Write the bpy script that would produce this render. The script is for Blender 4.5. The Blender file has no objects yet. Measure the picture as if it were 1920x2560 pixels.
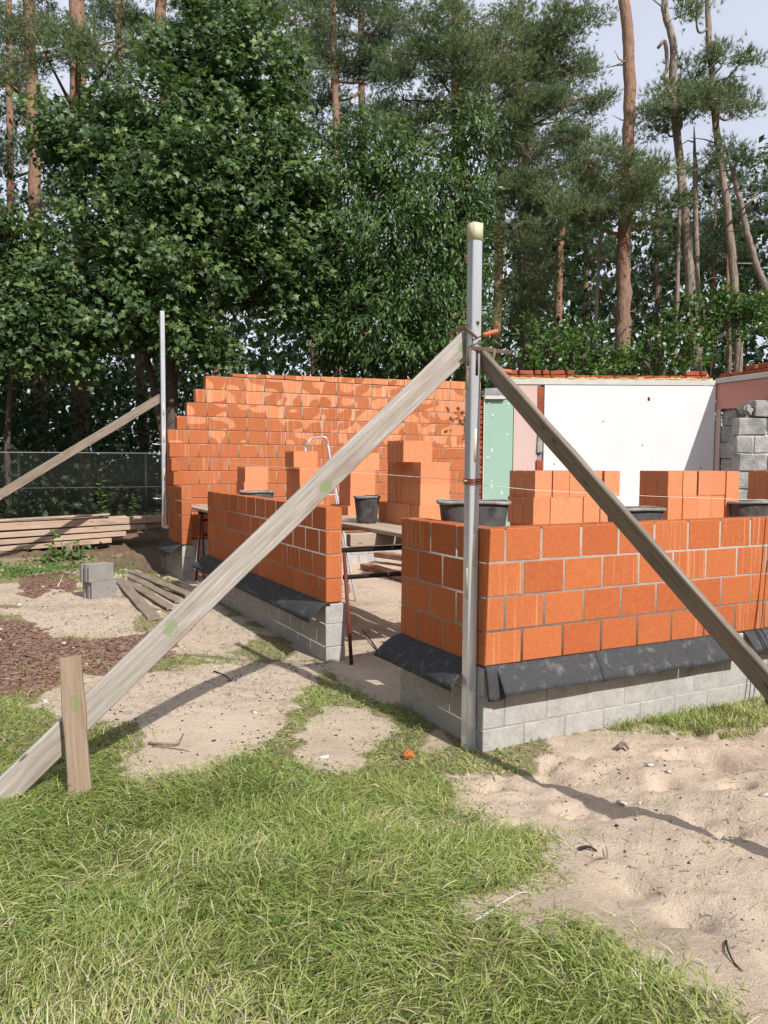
import bpy, bmesh, math, random
import numpy as np
from mathutils import Matrix, Vector

# ------------------------------------------------------------------ camera
scn = bpy.context.scene
col = scn.collection
CAM = np.array([-3.2459, -4.6717, 1.4725])
YAW, PITCH, ROLL = np.radians([27.4976, 3.6614, 0.3519])
FPX = 1992.2                                   # focal length in photo pixels (1920 wide)
_f0 = np.array([math.sin(YAW), math.cos(YAW), 0]); _r0 = np.array([math.cos(YAW), -math.sin(YAW), 0]); _z = np.array([0, 0, 1.])
CF = _f0*math.cos(PITCH) - _z*math.sin(PITCH)
_u = _z*math.cos(PITCH) + _f0*math.sin(PITCH)
CR = _r0*math.cos(ROLL) + _u*math.sin(ROLL)
CU = _u*math.cos(ROLL) - _r0*math.sin(ROLL)
def ray(u, v): return CF + CR*((u-960)/FPX) - CU*((v-1280)/FPX)
def at(u, v, d): return CAM + ray(u, v)*d
def ony(u, v, y): d = ray(u, v); return CAM + d*((y-CAM[1])/d[1])
def onz(u, v, z): d = ray(u, v); return CAM + d*((z-CAM[2])/d[2])
def project(P):
    D = np.asarray(P, float) - CAM; z = D@CF; z = np.where(np.abs(z) < 1e-6, 1e-6, z)
    return 960+FPX*(D@CR)/z, 1280-FPX*(D@CU)/z, z

cd = bpy.data.cameras.new('camera'); co = bpy.data.objects.new('camera', cd); col.objects.link(co)
cd.sensor_fit = 'HORIZONTAL'; cd.sensor_width = 36; cd.lens = FPX/1920*36; cd.clip_start = 0.05; cd.clip_end = 2000
M = Matrix.Identity(4)
for i in range(3):
    M[i][0] = CR[i]; M[i][1] = CU[i]; M[i][2] = -CF[i]; M[i][3] = CAM[i]
co.matrix_world = M
scn.camera = co

# ------------------------------------------------------------------ light
SUN_EL, SUN_OFF = math.radians(44.0), math.radians(8.5)        # sun stands behind the camera, a little towards +x
S = Vector((math.sin(SUN_OFF)*math.cos(SUN_EL), -math.cos(SUN_OFF)*math.cos(SUN_EL), math.sin(SUN_EL)))
w = bpy.data.worlds.new('World'); scn.world = w; w.use_nodes = True
nt = w.node_tree; nt.nodes.clear()
sky = nt.nodes.new('ShaderNodeTexSky'); sky.sky_type = 'NISHITA'; sky.sun_disc = False
sky.sun_elevation = SUN_EL; sky.sun_rotation = math.atan2(S.x, S.y); sky.dust_density = 1.6; sky.air_density = 1.0
bg = nt.nodes.new('ShaderNodeBackground'); bg.inputs[1].default_value = 0.10
out = nt.nodes.new('ShaderNodeOutputWorld')
tc = nt.nodes.new('ShaderNodeTexCoord'); nz = nt.nodes.new('ShaderNodeTexNoise')
nz.inputs['Scale'].default_value = 2.2; nz.inputs['Detail'].default_value = 6
rmp = nt.nodes.new('ShaderNodeValToRGB'); rmp.color_ramp.elements[0].position = .30; rmp.color_ramp.elements[1].position = .62
rmp.color_ramp.elements[0].color = (.72, .72, .72, 1); rmp.color_ramp.elements[1].color = (.96, .96, .96, 1)
mx = nt.nodes.new('ShaderNodeMixRGB'); mx.inputs[2].default_value = (7.0, 7.4, 8.5, 1)     # thin bright cloud veil
nt.links.new(tc.outputs['Generated'], nz.inputs['Vector']); nt.links.new(nz.outputs['Fac'], rmp.inputs[0])
nt.links.new(rmp.outputs[0], mx.inputs[0]); nt.links.new(sky.outputs[0], mx.inputs[1])
nt.links.new(mx.outputs[0], bg.inputs[0]); nt.links.new(bg.outputs[0], out.inputs[0])
sl = bpy.data.lights.new('sun', 'SUN'); sl.energy = 4.6; sl.angle = math.radians(0.53); sl.color = (1, .955, .88)
so = bpy.data.objects.new('sun', sl); col.objects.link(so); so.rotation_euler = S.to_track_quat('Z', 'Y').to_euler(); so.location = (0, -20, 30)
scn.view_settings.view_transform = 'Standard'; scn.view_settings.look = 'None'
scn.view_settings.exposure = 0.25; scn.view_settings.gamma = 1
scn.cycles.max_bounces = 6; scn.cycles.transparent_max_bounces = 6

# ------------------------------------------------------------------ helpers
rng = np.random.default_rng(7); random.seed(7)
LAT = np.random.default_rng(3).random((256, 256))
def vnoise(x, y):
    xi = np.floor(x).astype(int); yi = np.floor(y).astype(int); fx = x-xi; fy = y-yi
    fx = fx*fx*(3-2*fx); fy = fy*fy*(3-2*fy)
    a = LAT[xi & 255, yi & 255]; b = LAT[(xi+1) & 255, yi & 255]; c = LAT[xi & 255, (yi+1) & 255]; d = LAT[(xi+1) & 255, (yi+1) & 255]
    return (a*(1-fx)+b*fx)*(1-fy) + (c*(1-fx)+d*fx)*fy
def fbm(x, y, o=3):
    s = 0; a = .5; t = 0
    for k in range(o): s = s+a*vnoise(x*2**k+17*k, y*2**k+9*k); t += a; a *= .5
    return s/t
def sstep(a, b, x): t = np.clip((x-a)/(b-a), 0, 1); return t*t*(3-2*t)

def tag(o, label=None, cat=None, group=None, kind=None):
    if label: o['label'] = label
    if cat: o['category'] = cat
    if group: o['group'] = group
    if kind: o['kind'] = kind
    return o
def link(name, data, parent=None, M=None):
    o = bpy.data.objects.new(name, data); col.objects.link(o)
    if parent is not None: o.parent = parent
    if M is not None: o.matrix_basis = M
    return o
def thing(name, loc, label, cat, group=None):
    e = bpy.data.objects.new(name, None); col.objects.link(e); e.location = Vector(loc); e.empty_display_size = .1
    return tag(e, label, cat, group)
def npmesh(name, V, F, mat, attr=None, smooth=False, mask=None):
    """V (n,3), F (m,k) uniform polygons"""
    V = np.ascontiguousarray(V, np.float32); F = np.ascontiguousarray(F, np.int32); k = F.shape[1]
    me = bpy.data.meshes.new(name)
    me.vertices.add(len(V)); me.vertices.foreach_set('co', V.ravel())
    me.loops.add(F.size); me.loops.foreach_set('vertex_index', F.ravel())
    me.polygons.add(len(F)); me.polygons.foreach_set('loop_start', np.arange(0, F.size, k, dtype=np.int32))
    me.update(calc_edges=True)
    if attr is not None:
        a = me.attributes.new('rnd', 'FLOAT', 'POINT'); a.data.foreach_set('value', np.ascontiguousarray(attr, np.float32))
    if mask is not None:
        a = me.attributes.new('mask', 'FLOAT_COLOR', 'POINT'); a.data.foreach_set('color', np.ascontiguousarray(mask, np.float32).ravel())
    if smooth: me.polygons.foreach_set('use_smooth', np.ones(len(F), bool))
    if mat: me.materials.append(mat)
    return me
def box_arr(c, s):
    c = np.array(c, float); s = np.array(s, float)/2
    V = np.array([[x, y, z] for x in (-1, 1) for y in (-1, 1) for z in (-1, 1)])*s+c
    F = np.array([[0, 1, 3, 2], [4, 6, 7, 5], [0, 4, 5, 1], [2, 3, 7, 6], [0, 2, 6, 4], [1, 5, 7, 3]])
    return V, F
def boxes(name, lst, mat, parent=None):
    Vs, Fs, n = [], [], 0
    for c, s in lst:
        V, F = box_arr(c, s); Vs.append(V); Fs.append(F+n); n += 8
    return link(name, npmesh(name, np.vstack(Vs), np.vstack(Fs), mat), parent)
_bc = {}
def bevbox(sx, sy, sz, mat, bev=.006, seg=1, jit=0.0, key=''):
    k = (round(sx, 3), round(sy, 3), round(sz, 3), mat.name, bev, seg, jit, key)
    if k in _bc: return _bc[k]
    bm = bmesh.new(); bmesh.ops.create_cube(bm, size=1)
    rs = random.Random(hash(k[:3]) & 0xffff)
    for v in bm.verts:
        v.co.x *= sx; v.co.y *= sy; v.co.z *= sz
        if jit: v.co += Vector((rs.uniform(-jit, jit), rs.uniform(-jit, jit), rs.uniform(-jit, jit)))
    bmesh.ops.bevel(bm, geom=list(bm.edges), offset=bev, segments=seg, affect='EDGES')
    me = bpy.data.meshes.new('block'); bm.to_mesh(me); bm.free(); me.materials.append(mat)
    _bc[k] = me; return me
def tube_arr(P, R, n=7, cap=True, rough=0.0, rg=None):
    P = np.array(P, float); R = np.broadcast_to(np.array(R, float), (len(P),))
    T = np.gradient(P, axis=0); T /= np.linalg.norm(T, axis=1)[:, None]+1e-9
    ref = np.array([0.31, .17, 1.]) if abs(T[0][2]) < .9 else np.array([1., .2, .1])
    A = np.cross(T, ref); A /= np.linalg.norm(A, axis=1)[:, None]; B = np.cross(T, A)
    ang = np.linspace(0, 2*np.pi, n, endpoint=False)
    rr = R[:, None]*(1+(rg.uniform(-rough, rough, (len(P), n)) if rg is not None and rough else 0))
    V = P[:, None, :] + rr[..., None]*(np.cos(ang)[None, :, None]*A[:, None, :] + np.sin(ang)[None, :, None]*B[:, None, :])
    V = V.reshape(-1, 3); F = []
    m = len(P)
    i = np.arange(m-1)[:, None]*n; j = np.arange(n)[None, :]; j2 = (j+1) % n
    F = np.stack([i+j, i+j2, i+n+j2, i+n+j], -1).reshape(-1, 4)
    if cap:
        V = np.vstack([V, P[0], P[-1]]); a, b = len(V)-2, len(V)-1
        jj = np.arange(n); k = (jj+1) % n
        F = np.vstack([F, np.stack([np.full(n, a), k, jj, jj], -1)[:, [0, 1, 2, 2]], np.stack([np.full(n, b), (m-1)*n+jj, (m-1)*n+k, (m-1)*n+k], -1)])
    return V, F
def fixq(F): return F
def tubes(name, lst, mat, parent=None, n=7, smooth=True, rough=0., seed=1):
    rg = np.random.default_rng(seed); Vs, Fs, c = [], [], 0
    for P, R in lst:
        V, F = tube_arr(P, R, n, cap=False, rough=rough, rg=rg); Vs.append(V); Fs.append(F+c); c += len(V)
    me = npmesh(name, np.vstack(Vs), np.vstack(Fs), mat, smooth=smooth)
    # close the ends
    bm = bmesh.new(); bm.from_mesh(me); bmesh.ops.holes_fill(bm, edges=[e for e in bm.edges if e.is_boundary], sides=n+1); bm.to_mesh(me); bm.free()
    return link(name, me, parent)
def spline(P, k=6):
    P = np.array(P, float)
    if len(P) < 3: return np.linspace(P[0], P[-1], k+1)
    Q = np.vstack([2*P[0]-P[1], P, 2*P[-1]-P[-2]]); o = []
    for i in range(1, len(Q)-2):
        for t in np.linspace(0, 1, k, endpoint=False):
            a, b, c, d = Q[i-1], Q[i], Q[i+1], Q[i+2]
            o.append(.5*(2*b+(c-a)*t+(2*a-5*b+4*c-d)*t*t+(3*b-a-3*c+d)*t**3))
    o.append(Q[-2]); return np.array(o)

# ------------------------------------------------------------------ materials
def newmat(name):
    m = bpy.data.materials.new(name); m.use_nodes = True; t = m.node_tree
    b = t.nodes['Principled BSDF']
    return m, t, b
def N(t, typ, **kw):
    n = t.nodes.new(typ)
    for k, v in kw.items():
        if k in n.inputs.keys(): n.inputs[k].default_value = v
        else: setattr(n, k, v)
    return n
def L(t, a, b): t.links.new(a, b)
def ramp(t, fac, stops):
    r = t.nodes.new('ShaderNodeValToRGB'); e = r.color_ramp.elements
    while len(e) < len(stops): e.new(.5)
    for i, (p, c) in enumerate(stops): e[i].position = p; e[i].color = tuple(c)+(1,) if len(c) == 3 else c
    L(t, fac, r.inputs[0]); return r.outputs[0]
def mix(t, f, a, b, mode='MIX'):
    m = t.nodes.new('ShaderNodeMixRGB'); m.blend_type = mode
    for s, v in ((m.inputs[0], f), (m.inputs[1], a), (m.inputs[2], b)):
        if hasattr(v, 'links'): L(t, v, s)
        else: s.default_value = v if isinstance(v, (int, float)) else tuple(v)+(1,) if len(v) == 3 else v
    return m.outputs[0]
def math_(t, op, a, b=None, clamp=False):
    m = t.nodes.new('ShaderNodeMath'); m.operation = op; m.use_clamp = clamp
    for s, v in ((m.inputs[0], a), (m.inputs[1], b)):
        if v is None: continue
        if hasattr(v, 'links'): L(t, v, s)
        else: s.default_value = v
    return m.outputs[0]
def coords(t, kind='Object', scale=(1, 1, 1), loc=None):
    tc = t.nodes.new('ShaderNodeTexCoord'); mp = t.nodes.new('ShaderNodeMapping'); mp.inputs['Scale'].default_value = scale
    if kind == 'World':
        g = t.nodes.new('ShaderNodeNewGeometry'); L(t, g.outputs['Position'], mp.inputs[0])
    else: L(t, tc.outputs[kind], mp.inputs[0])
    return mp.outputs[0], mp
def noise(t, vec, scale, detail=4, rough=.55):
    n = N(t, 'ShaderNodeTexNoise'); n.inputs['Scale'].default_value = scale; n.inputs['Detail'].default_value = detail; n.inputs['Roughness'].default_value = rough
    if vec is not None: L(t, vec, n.inputs['Vector'])
    return n.outputs['Fac']
def bump(t, b, h, strength=.3, dist=.01):
    n = N(t, 'ShaderNodeBump'); n.inputs['Strength'].default_value = strength; n.inputs['Distance'].default_value = dist
    L(t, h, n.inputs['Height']); L(t, n.outputs[0], b.inputs['Normal'])
def objrand(t): return t.nodes.new('ShaderNodeObjectInfo').outputs['Random']

def shifted(t, kind, scale):
    """object coordinates shifted by a per-object random amount, so copies differ"""
    v, mp = coords(t, kind, scale)
    c = t.nodes.new('ShaderNodeCombineXYZ'); r = objrand(t)
    for i, k in enumerate((37., 91., 53.)): L(t, math_(t, 'MULTIPLY', r, k), c.inputs[i])
    L(t, c.outputs[0], mp.inputs['Location']); return v

def brick_mat(name, c0, c1, streak=.35, blotch=False):
    m, t, b = newmat(name)
    v = shifted(t, 'Object', (1, 1, 1))
    base = ramp(t, objrand(t), [(0, c0), (.5, [(x+y)/2 for x, y in zip(c0, c1)]), (1, c1)])
    n1 = noise(t, v, 34, 6, .7); base = mix(t, .4, base, ramp(t, n1, [(.3, [x*.78 for x in c0]), (.7, [min(1, x*1.15) for x in c1])]))
    # pale vertical combing streaks of the extruded clay, on some blocks only
    vs = shifted(t, 'Object', (38, 38, .9)); st = noise(t, vs, 1, 3)
    rr = math_(t, 'FRACT', math_(t, 'MULTIPLY', objrand(t), 7.31))
    on = math_(t, 'GREATER_THAN', rr, .52)
    sm = math_(t, 'MULTIPLY', math_(t, 'MULTIPLY', ramp(t, st, [(.54, (0, 0, 0)), (.68, (1, 1, 1))]), on), streak)
    base = mix(t, sm, base, (.64, .33, .20))
    # smoky fire marks on a few blocks
    vk = shifted(t, 'Object', (5, 5, 4)); sk = ramp(t, noise(t, vk, 1, 2), [(.66, (0, 0, 0)), (.8, (1, 1, 1))])
    k2 = math_(t, 'GREATER_THAN', math_(t, 'FRACT', math_(t, 'MULTIPLY', objrand(t), 3.77)), .72)
    base = mix(t, math_(t, 'MULTIPLY', math_(t, 'MULTIPLY', sk, k2), .5), base, (.22, .13, .11))
    vd = shifted(t, 'Object', (7, 7, 11)); sd = ramp(t, noise(t, vd, 1, 6, .7), [(.66, (0, 0, 0)), (.72, (1, 1, 1))])
    base = mix(t, math_(t, 'MULTIPLY', sd, .25), base, (.52, .34, .24))
    if blotch:   # dry pale patches on damp blocks, mostly in the upper courses
        vb = shifted(t, 'Object', (2.6, 2.6, 4.2)); nb = noise(t, vb, 1, 0, .4)
        g = t.nodes.new('ShaderNodeNewGeometry'); sp = t.nodes.new('ShaderNodeSeparateXYZ'); L(t, g.outputs['Position'], sp.inputs[0])
        zz = math_(t, 'MULTIPLY', math_(t, 'SUBTRACT', sp.outputs[2], 2.25), .14)
        xx = math_(t, 'MULTIPLY', math_(t, 'SUBTRACT', sp.outputs[0], 2.5), .022)
        oo = math_(t, 'MULTIPLY', math_(t, 'SUBTRACT', rr, .5), .10)
        zz = math_(t, 'MINIMUM', math_(t, 'ADD', zz, xx), .20)
        zlow = math_(t, 'MULTIPLY', math_(t, 'LESS_THAN', sp.outputs[2], 1.75), -1)
        s_ = math_(t, 'ADD', math_(t, 'ADD', math_(t, 'ADD', nb, zz), oo), zlow)
        bl = ramp(t, s_, [(.535, (0, 0, 0)), (.55, (1, 1, 1))])
        base = mix(t, math_(t, 'MULTIPLY', bl, .75), base, mix(t, ramp(t, st, [(.5, (0, 0, 0)), (.66, (1, 1, 1))]), (.64, .25, .115), (.70, .40, .26)))
    # hollow cells open on the top face
    g2 = t.nodes.new('ShaderNodeNewGeometry'); s2 = t.nodes.new('ShaderNodeSeparateXYZ'); L(t, g2.outputs['Normal'], s2.inputs[0])
    up = math_(t, 'GREATER_THAN', s2.outputs[2], .9)
    vo, _ = coords(t, 'Object', (1, 1, 1)); bt = N(t, 'ShaderNodeTexBrick'); L(t, vo, bt.inputs['Vector'])
    bt.inputs['Scale'].default_value = 1; bt.inputs['Brick Width'].default_value = .055; bt.inputs['Row Height'].default_value = .022; bt.inputs['Mortar Size'].default_value = .006
    bt.inputs['Color1'].default_value = (1, 1, 1, 1); bt.inputs['Color2'].default_value = (1, 1, 1, 1); bt.inputs['Mortar'].default_value = (0, 0, 0, 1)
    base = mix(t, math_(t, 'MULTIPLY', math_(t, 'MULTIPLY', bt.outputs['Color'], up), .72), base, (.10, .028, .014))
    L(t, base, b.inputs['Base Color']); b.inputs['Roughness'].default_value = .88; b.inputs['Specular IOR Level'].default_value = .2
    vbm = shifted(t, 'Object', (60, 60, 14)); bump(t, b, math_(t, 'ADD', noise(t, vbm, 1, 4), noise(t, v, 40, 4)), .35, .004)
    return m
def rough_mat(name, c0, c1, scale=8, bs=.4, bd=.01, rough=.9, kind='Object', det=6, bscale=None, spec=.25):
    m, t, b = newmat(name); v = shifted(t, kind, (1, 1, 1))
    n = noise(t, v, scale, det, .6); n2 = noise(t, v, scale*.23, 3)
    c = mix(t, .5, ramp(t, n, [(.3, c0), (.7, c1)]), ramp(t, n2, [(.3, c0), (.7, c1)]))
    L(t, c, b.inputs['Base Color']); b.inputs['Roughness'].default_value = rough; b.inputs['Specular IOR Level'].default_value = spec
    bump(t, b, noise(t, v, bscale or scale*4, 5), bs, bd); return m
def wood_mat(name, c0, c1, dirt=(.2, .15, .11), dirt_amt=.5, green=0., rough=.8, dabs=False):
    m, t, b = newmat(name)
    v = shifted(t, 'Object', (1.6, 40, 40)); g = noise(t, v, 1.6, 6, .65)
    c = ramp(t, g, [(.28, c0), (.55, [(a+b_)/2 for a, b_ in zip(c0, c1)]), (.72, c1)])
    v2 = shifted(t, 'Object', (1.8, 7, 7)); d = ramp(t, noise(t, v2, 1, 5), [(.5, (0, 0, 0)), (.72, (1, 1, 1))])
    c = mix(t, math_(t, 'MULTIPLY', d, dirt_amt), c, dirt)
    # knots
    vk = shifted(t, 'Object', (2.2, 7, 7)); vo = N(t, 'ShaderNodeTexVoronoi'); L(t, vk, vo.inputs['Vector']); vo.inputs['Scale'].default_value = 1.2
    c = mix(t, ramp(t, vo.outputs['Distance'], [(.06, (.85, .85, .85)), (.11, (0, 0, 0))]), c, (.08, .05, .033))
    if dabs:      # spray paint dabs and stains at given places along the board (set when the board is built)
        m['dabs'] = 1
    dab = N(t, 'ShaderNodeMixRGB'); dab.name = 'dab_chain'; dab.inputs[0].default_value = 0; L(t, c, dab.inputs[1]); c = dab.outputs[0]
    L(t, c, b.inputs['Base Color']); b.inputs['Roughness'].default_value = rough; b.inputs['Specular IOR Level'].default_value = .25
    vb = shifted(t, 'Object', (3, 70, 70)); bump(t, b, math_(t, 'ADD', noise(t, vb, 1, 4), g), .5, .003)
    return m
def paint_dabs(m, places, colr=(.17, .25, .09), amt=.6):
    t = m.node_tree; node = t.nodes['dab_chain']; src = node.inputs[1].links[0].from_socket
    v, _ = coords(t, 'Object', (1, 1, 1)); sp = t.nodes.new('ShaderNodeSeparateXYZ'); L(t, v, sp.inputs[0])
    v2, _ = coords(t, 'Object', (22, 30, 30)); nz_ = noise(t, v2, 1, 5, .7)
    for x0, y0, rx, ry in places:
        dx = math_(t, 'DIVIDE', math_(t, 'SUBTRACT', sp.outputs[0], x0), rx); dy = math_(t, 'DIVIDE', math_(t, 'SUBTRACT', sp.outputs[1], y0), ry)
        r2 = math_(t, 'ADD', math_(t, 'MULTIPLY', dx, dx), math_(t, 'MULTIPLY', dy, dy))
        f = ramp(t, math_(t, 'ADD', r2, math_(t, 'MULTIPLY', math_(t, 'SUBTRACT', nz_, .5), 5.0)), [(.75, (amt,)*3), (1., (0, 0, 0))])
        src = mix(t, f, src, colr)
    L(t, src, node.inputs[1])
def along(p0, p1, pix):
    '''board position (metres from p0) under each photo pixel'''
    p0, p1 = np.array(p0, float), np.array(p1, float); ts = np.linspace(0, 1, 400); u, v, d = project(p0+(p1-p0)*ts[:, None]); Ln = np.linalg.norm(p1-p0)
    return [ts[np.argmin((u-a)**2+(v-b)**2)]*Ln for a, b in pix]
def leaf_mat(name, cols, trans=.35, rough=.45, spec=.35, tcol=(.12, .22, .02)):
    m, t, b = newmat(name)
    a = N(t, 'ShaderNodeAttribute', attribute_name='rnd')
    c = ramp(t, a.outputs['Fac'], [(i/(len(cols)-1), k) for i, k in enumerate(cols)])
    L(t, c, b.inputs['Base Color']); b.inputs['Roughness'].default_value = rough; b.inputs['Specular IOR Level'].default_value = spec
    tr = N(t, 'ShaderNodeBsdfTranslucent'); L(t, mix(t, .5, c, tcol), tr.inputs['Color'])
    ms = N(t, 'ShaderNodeMixShader'); ms.inputs[0].default_value = trans
    L(t, b.outputs[0], ms.inputs[1]); L(t, tr.outputs[0], ms.inputs[2]); L(t, ms.outputs[0], t.nodes['Material Output'].inputs[0])
    return m

MB = brick_mat('orange_clay', (.385, .100, .034), (.515, .160, .060), .5)
MBF = brick_mat('orange_clay_far', (.37, .110, .042), (.46, .152, .062), .5, blotch=True)
MBS = brick_mat('orange_clay_fresh', (.60, .215, .10), (.72, .295, .15), .2)
MOLD = rough_mat('old_red_brick', (.22, .05, .03), (.42, .12, .06), 12, .6, .01)
MMORT = rough_mat('mortar', (.27, .24, .21), (.42, .38, .34), 20, .6, .006)
MCON = rough_mat('concrete_block', (.31, .295, .285), (.51, .49, .475), 26, .8, .006, kind='Object', bscale=90)
MCON2 = rough_mat('loose_concrete_block', (.20, .19, .18), (.31, .295, .28), 30, .7, .005, bscale=110)
MAAC = rough_mat('slag_block', (.11, .115, .12), (.50, .49, .47), 9, .9, .014)
MSTEEL_RED = rough_mat('red_oxide_steel', (.10, .018, .014), (.17, .045, .03), 9, .2, .002, .55)
MSTEEL_DK = rough_mat('dark_steel', (.018, .014, .013), (.05, .032, .026), 9, .2, .002, .5)
MTUB = rough_mat('black_plastic_mortar_stained', (.004, .004, .006), (.17, .165, .165), 12, .3, .004, .6, det=10)
MTUBRIM = rough_mat('tub_rim', (.05, .05, .05), (.42, .41, .39), 14, .5, .004, .7)
MTAPE = rough_mat('paper_tape', (.52, .50, .34), (.60, .58, .40), 14, .1, .001, .7)
MSTRIP = rough_mat('tape_strip', (.62, .52, .38), (.76, .66, .50), 14, .1, .001, .7)
MREDPL = rough_mat('red_plastic', (.30, .012, .018), (.40, .02, .03), 9, .1, .001, .35, spec=.5)
MORH = rough_mat('orange_handle', (.45, .10, .04), (.58, .17, .08), 9, .2, .001, .5)
MRUST = rough_mat('rusty_bar', (.10, .065, .045), (.24, .17, .13), 14, .3, .002, .6)
MREBAR = rough_mat('rust_rod', (.10, .028, .018), (.19, .07, .045), 30, .5, .003, .8)
MGREEN = rough_mat('green_board', (.30, .47, .385), (.34, .51, .42), 5, .1, .002, .8)
MPINK = rough_mat('pink_board', (.60, .44, .40), (.64, .48, .44), 5, .1, .002, .85)
MPINK2 = rough_mat('salmon_board', (.56, .25, .20), (.60, .29, .235), 5, .1, .002, .85)
MWHITE = rough_mat('white_board', (.68, .675, .70), (.78, .775, .80), 3, .05, .002, .85)
MWEDGE = rough_mat('board_edge', (.50, .48, .45), (.66, .64, .61), 9, .3, .004, .9)
MFOAM = rough_mat('yellow_foam', (.42, .32, .12), (.66, .56, .28), 14, 1., .03, .9)
MSTRING = rough_mat('string', (.70, .66, .55), (.8, .77, .68), 9, .1, .001, .8)
MNET = rough_mat('fence_net', (.05, .055, .05), (.09, .095, .09), 9, .1, .001, .4)
MFENCE = rough_mat('dark_fence', (.006, .007, .007), (.014, .015, .014), 9, .1, .001, .5)
MWIRE = rough_mat('wire', (.45, .46, .48), (.6, .61, .63), 9, .1, .001, .4)
MPLANK_G = wood_mat('weathered_grey_plank', (.27, .235, .21), (.53, .485, .45), (.22, .145, .10), .65, .9, dabs=True)
MPLANK_B = wood_mat('dirty_brown_plank', (.15, .12, .10), (.34, .28, .23), (.07, .054, .044), .6, .0)
MPLANK_D = wood_mat('dark_old_plank', (.19, .145, .115), (.33, .265, .215), (.10, .075, .06), .6, .0)
MSTAKE = wood_mat('stake_wood', (.25, .175, .12), (.40, .31, .235), (.17, .075, .04), .55, .8, dabs=True)
MBOARD = wood_mat('scaffold_board', (.32, .24, .18), (.48, .39, .31), (.2, .145, .10), .45)
MTIMB = wood_mat('pale_timber', (.36, .245, .18), (.58, .45, .36), (.17, .11, .075), .7)
MBEAM = wood_mat('reddish_beam', (.17, .07, .04), (.30, .15, .09), (.55, .45, .38), .35)
def metal(name, c, r):
    m, t, b = newmat(name); v, _ = coords(t, 'Object', (30, 30, 1.2)); n = noise(t, v, 1, 4)
    L(t, ramp(t, n, [(.3, [x*.85 for x in c]), (.7, c)]), b.inputs['Base Color']); b.inputs['Metallic'].default_value = .5
    v2, _ = coords(t, 'Object', (6, 6, 2)); L(t, math_(t, 'MULTIPLY_ADD', noise(t, v2, 1, 4), .25), b.inputs['Roughness'])
    mr = t.nodes[-1]
    for l in list(b.inputs['Roughness'].links): l.from_node.inputs[2].default_value = r-.1
    return m
MALU = metal('aluminium', (.74, .76, .82), .27)
# membrane
m, t, b = newmat('bitumen_membrane'); MMEM = m
v, _ = coords(t, 'World', (1, 1, 1)); n = noise(t, v, 260, 3); n2 = noise(t, v, 10, 7, .7)
c = ramp(t, n, [(.3, (.022, .023, .026)), (.62, (.062, .064, .070)), (.74, (.17, .17, .18))])
c = mix(t, ramp(t, n2, [(.54, (0, 0, 0)), (.76, (.5, .5, .5))]), c, (.30, .285, .27))
L(t, c, b.inputs['Base Color']); b.inputs['Roughness'].default_value = .8; b.inputs['Specular IOR Level'].default_value = .3; bump(t, b, n, .25, .002)
# bark of pines: grey-brown plates below, orange above
def bark(name, low, high, z0, z1, sc=1.):
    m, t, b = newmat(name); v, _ = coords(t, 'Object', (9*sc, 9*sc, 2.2*sc)); n = noise(t, v, 1.5, 5, .65)
    vo = N(t, 'ShaderNodeTexVoronoi'); vo.feature = 'DISTANCE_TO_EDGE'; L(t, v, vo.inputs['Vector']); vo.inputs['Scale'].default_value = 1.1
    g = t.nodes.new('ShaderNodeNewGeometry'); sp = t.nodes.new('ShaderNodeSeparateXYZ'); L(t, g.outputs['Position'], sp.inputs[0])
    mr = N(t, 'ShaderNodeMapRange'); L(t, sp.outputs[2], mr.inputs[0]); mr.inputs[1].default_value = z0; mr.inputs[2].default_value = z1
    base = mix(t, math_(t, 'ADD', mr.outputs[0], math_(t, 'MULTIPLY', math_(t, 'SUBTRACT', n, .5), .8), True), low, high)
    base = mix(t, ramp(t, n, [(.3, (.55, .55, .55)), (.6, (0, 0, 0))]), base, (.07, .05, .04))
    base = mix(t, ramp(t, vo.outputs['Distance'], [(.0, (.5, .5, .5)), (.05, (0, 0, 0))]), base, (.07, .05, .04))
    L(t, base, b.inputs['Base Color']); b.inputs['Roughness'].default_value = .92; bump(t, b, math_(t, 'ADD', n, vo.outputs['Distance']), .7, .03)
    return m
MBARK = bark('pine_bark', (.19, .14, .115), (.33, .185, .12), 1.5, 6.5, 1.5)
MBARKG = bark('grey_bark', (.27, .22, .185), (.33, .26, .21), 2, 9)
MBARKD = bark('dark_bark', (.10, .075, .06), (.14, .10, .075), 1, 8)
MDEAD = bark('dead_wood', (.34, .27, .22), (.40, .33, .28), 1, 8, 2)
MMAPLE = leaf_mat('maple_leaves', [(.030, .064, .022), (.066, .124, .040), (.135, .21, .065), (.225, .31, .09)], .36, .42, .42)
MCHER = leaf_mat('cherry_leaves', [(.026, .06, .02), (.058, .118, .032), (.11, .19, .05), (.18, .27, .085)], .32, .42, .35)
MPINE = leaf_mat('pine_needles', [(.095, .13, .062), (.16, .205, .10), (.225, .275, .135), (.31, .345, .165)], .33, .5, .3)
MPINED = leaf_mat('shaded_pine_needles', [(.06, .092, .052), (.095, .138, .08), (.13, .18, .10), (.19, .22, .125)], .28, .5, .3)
MSHRUB = leaf_mat('shrub_leaves', [(.03, .075, .016), (.055, .12, .022), (.09, .175, .03), (.15, .24, .05)], .35, .38, .45)
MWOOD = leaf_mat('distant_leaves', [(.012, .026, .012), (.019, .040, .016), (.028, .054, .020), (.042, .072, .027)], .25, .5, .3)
MWEED = leaf_mat('weed_leaves', [(.05, .11, .025), (.08, .16, .03), (.12, .20, .05), (.16, .24, .07)], .3, .5, .3)
MGRASS = leaf_mat('grass_blades', [(.13, .20, .045), (.235, .315, .072), (.36, .41, .12), (.47, .47, .20), (.64, .57, .40)], .35, .45, .4, (.30, .32, .06))
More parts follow.
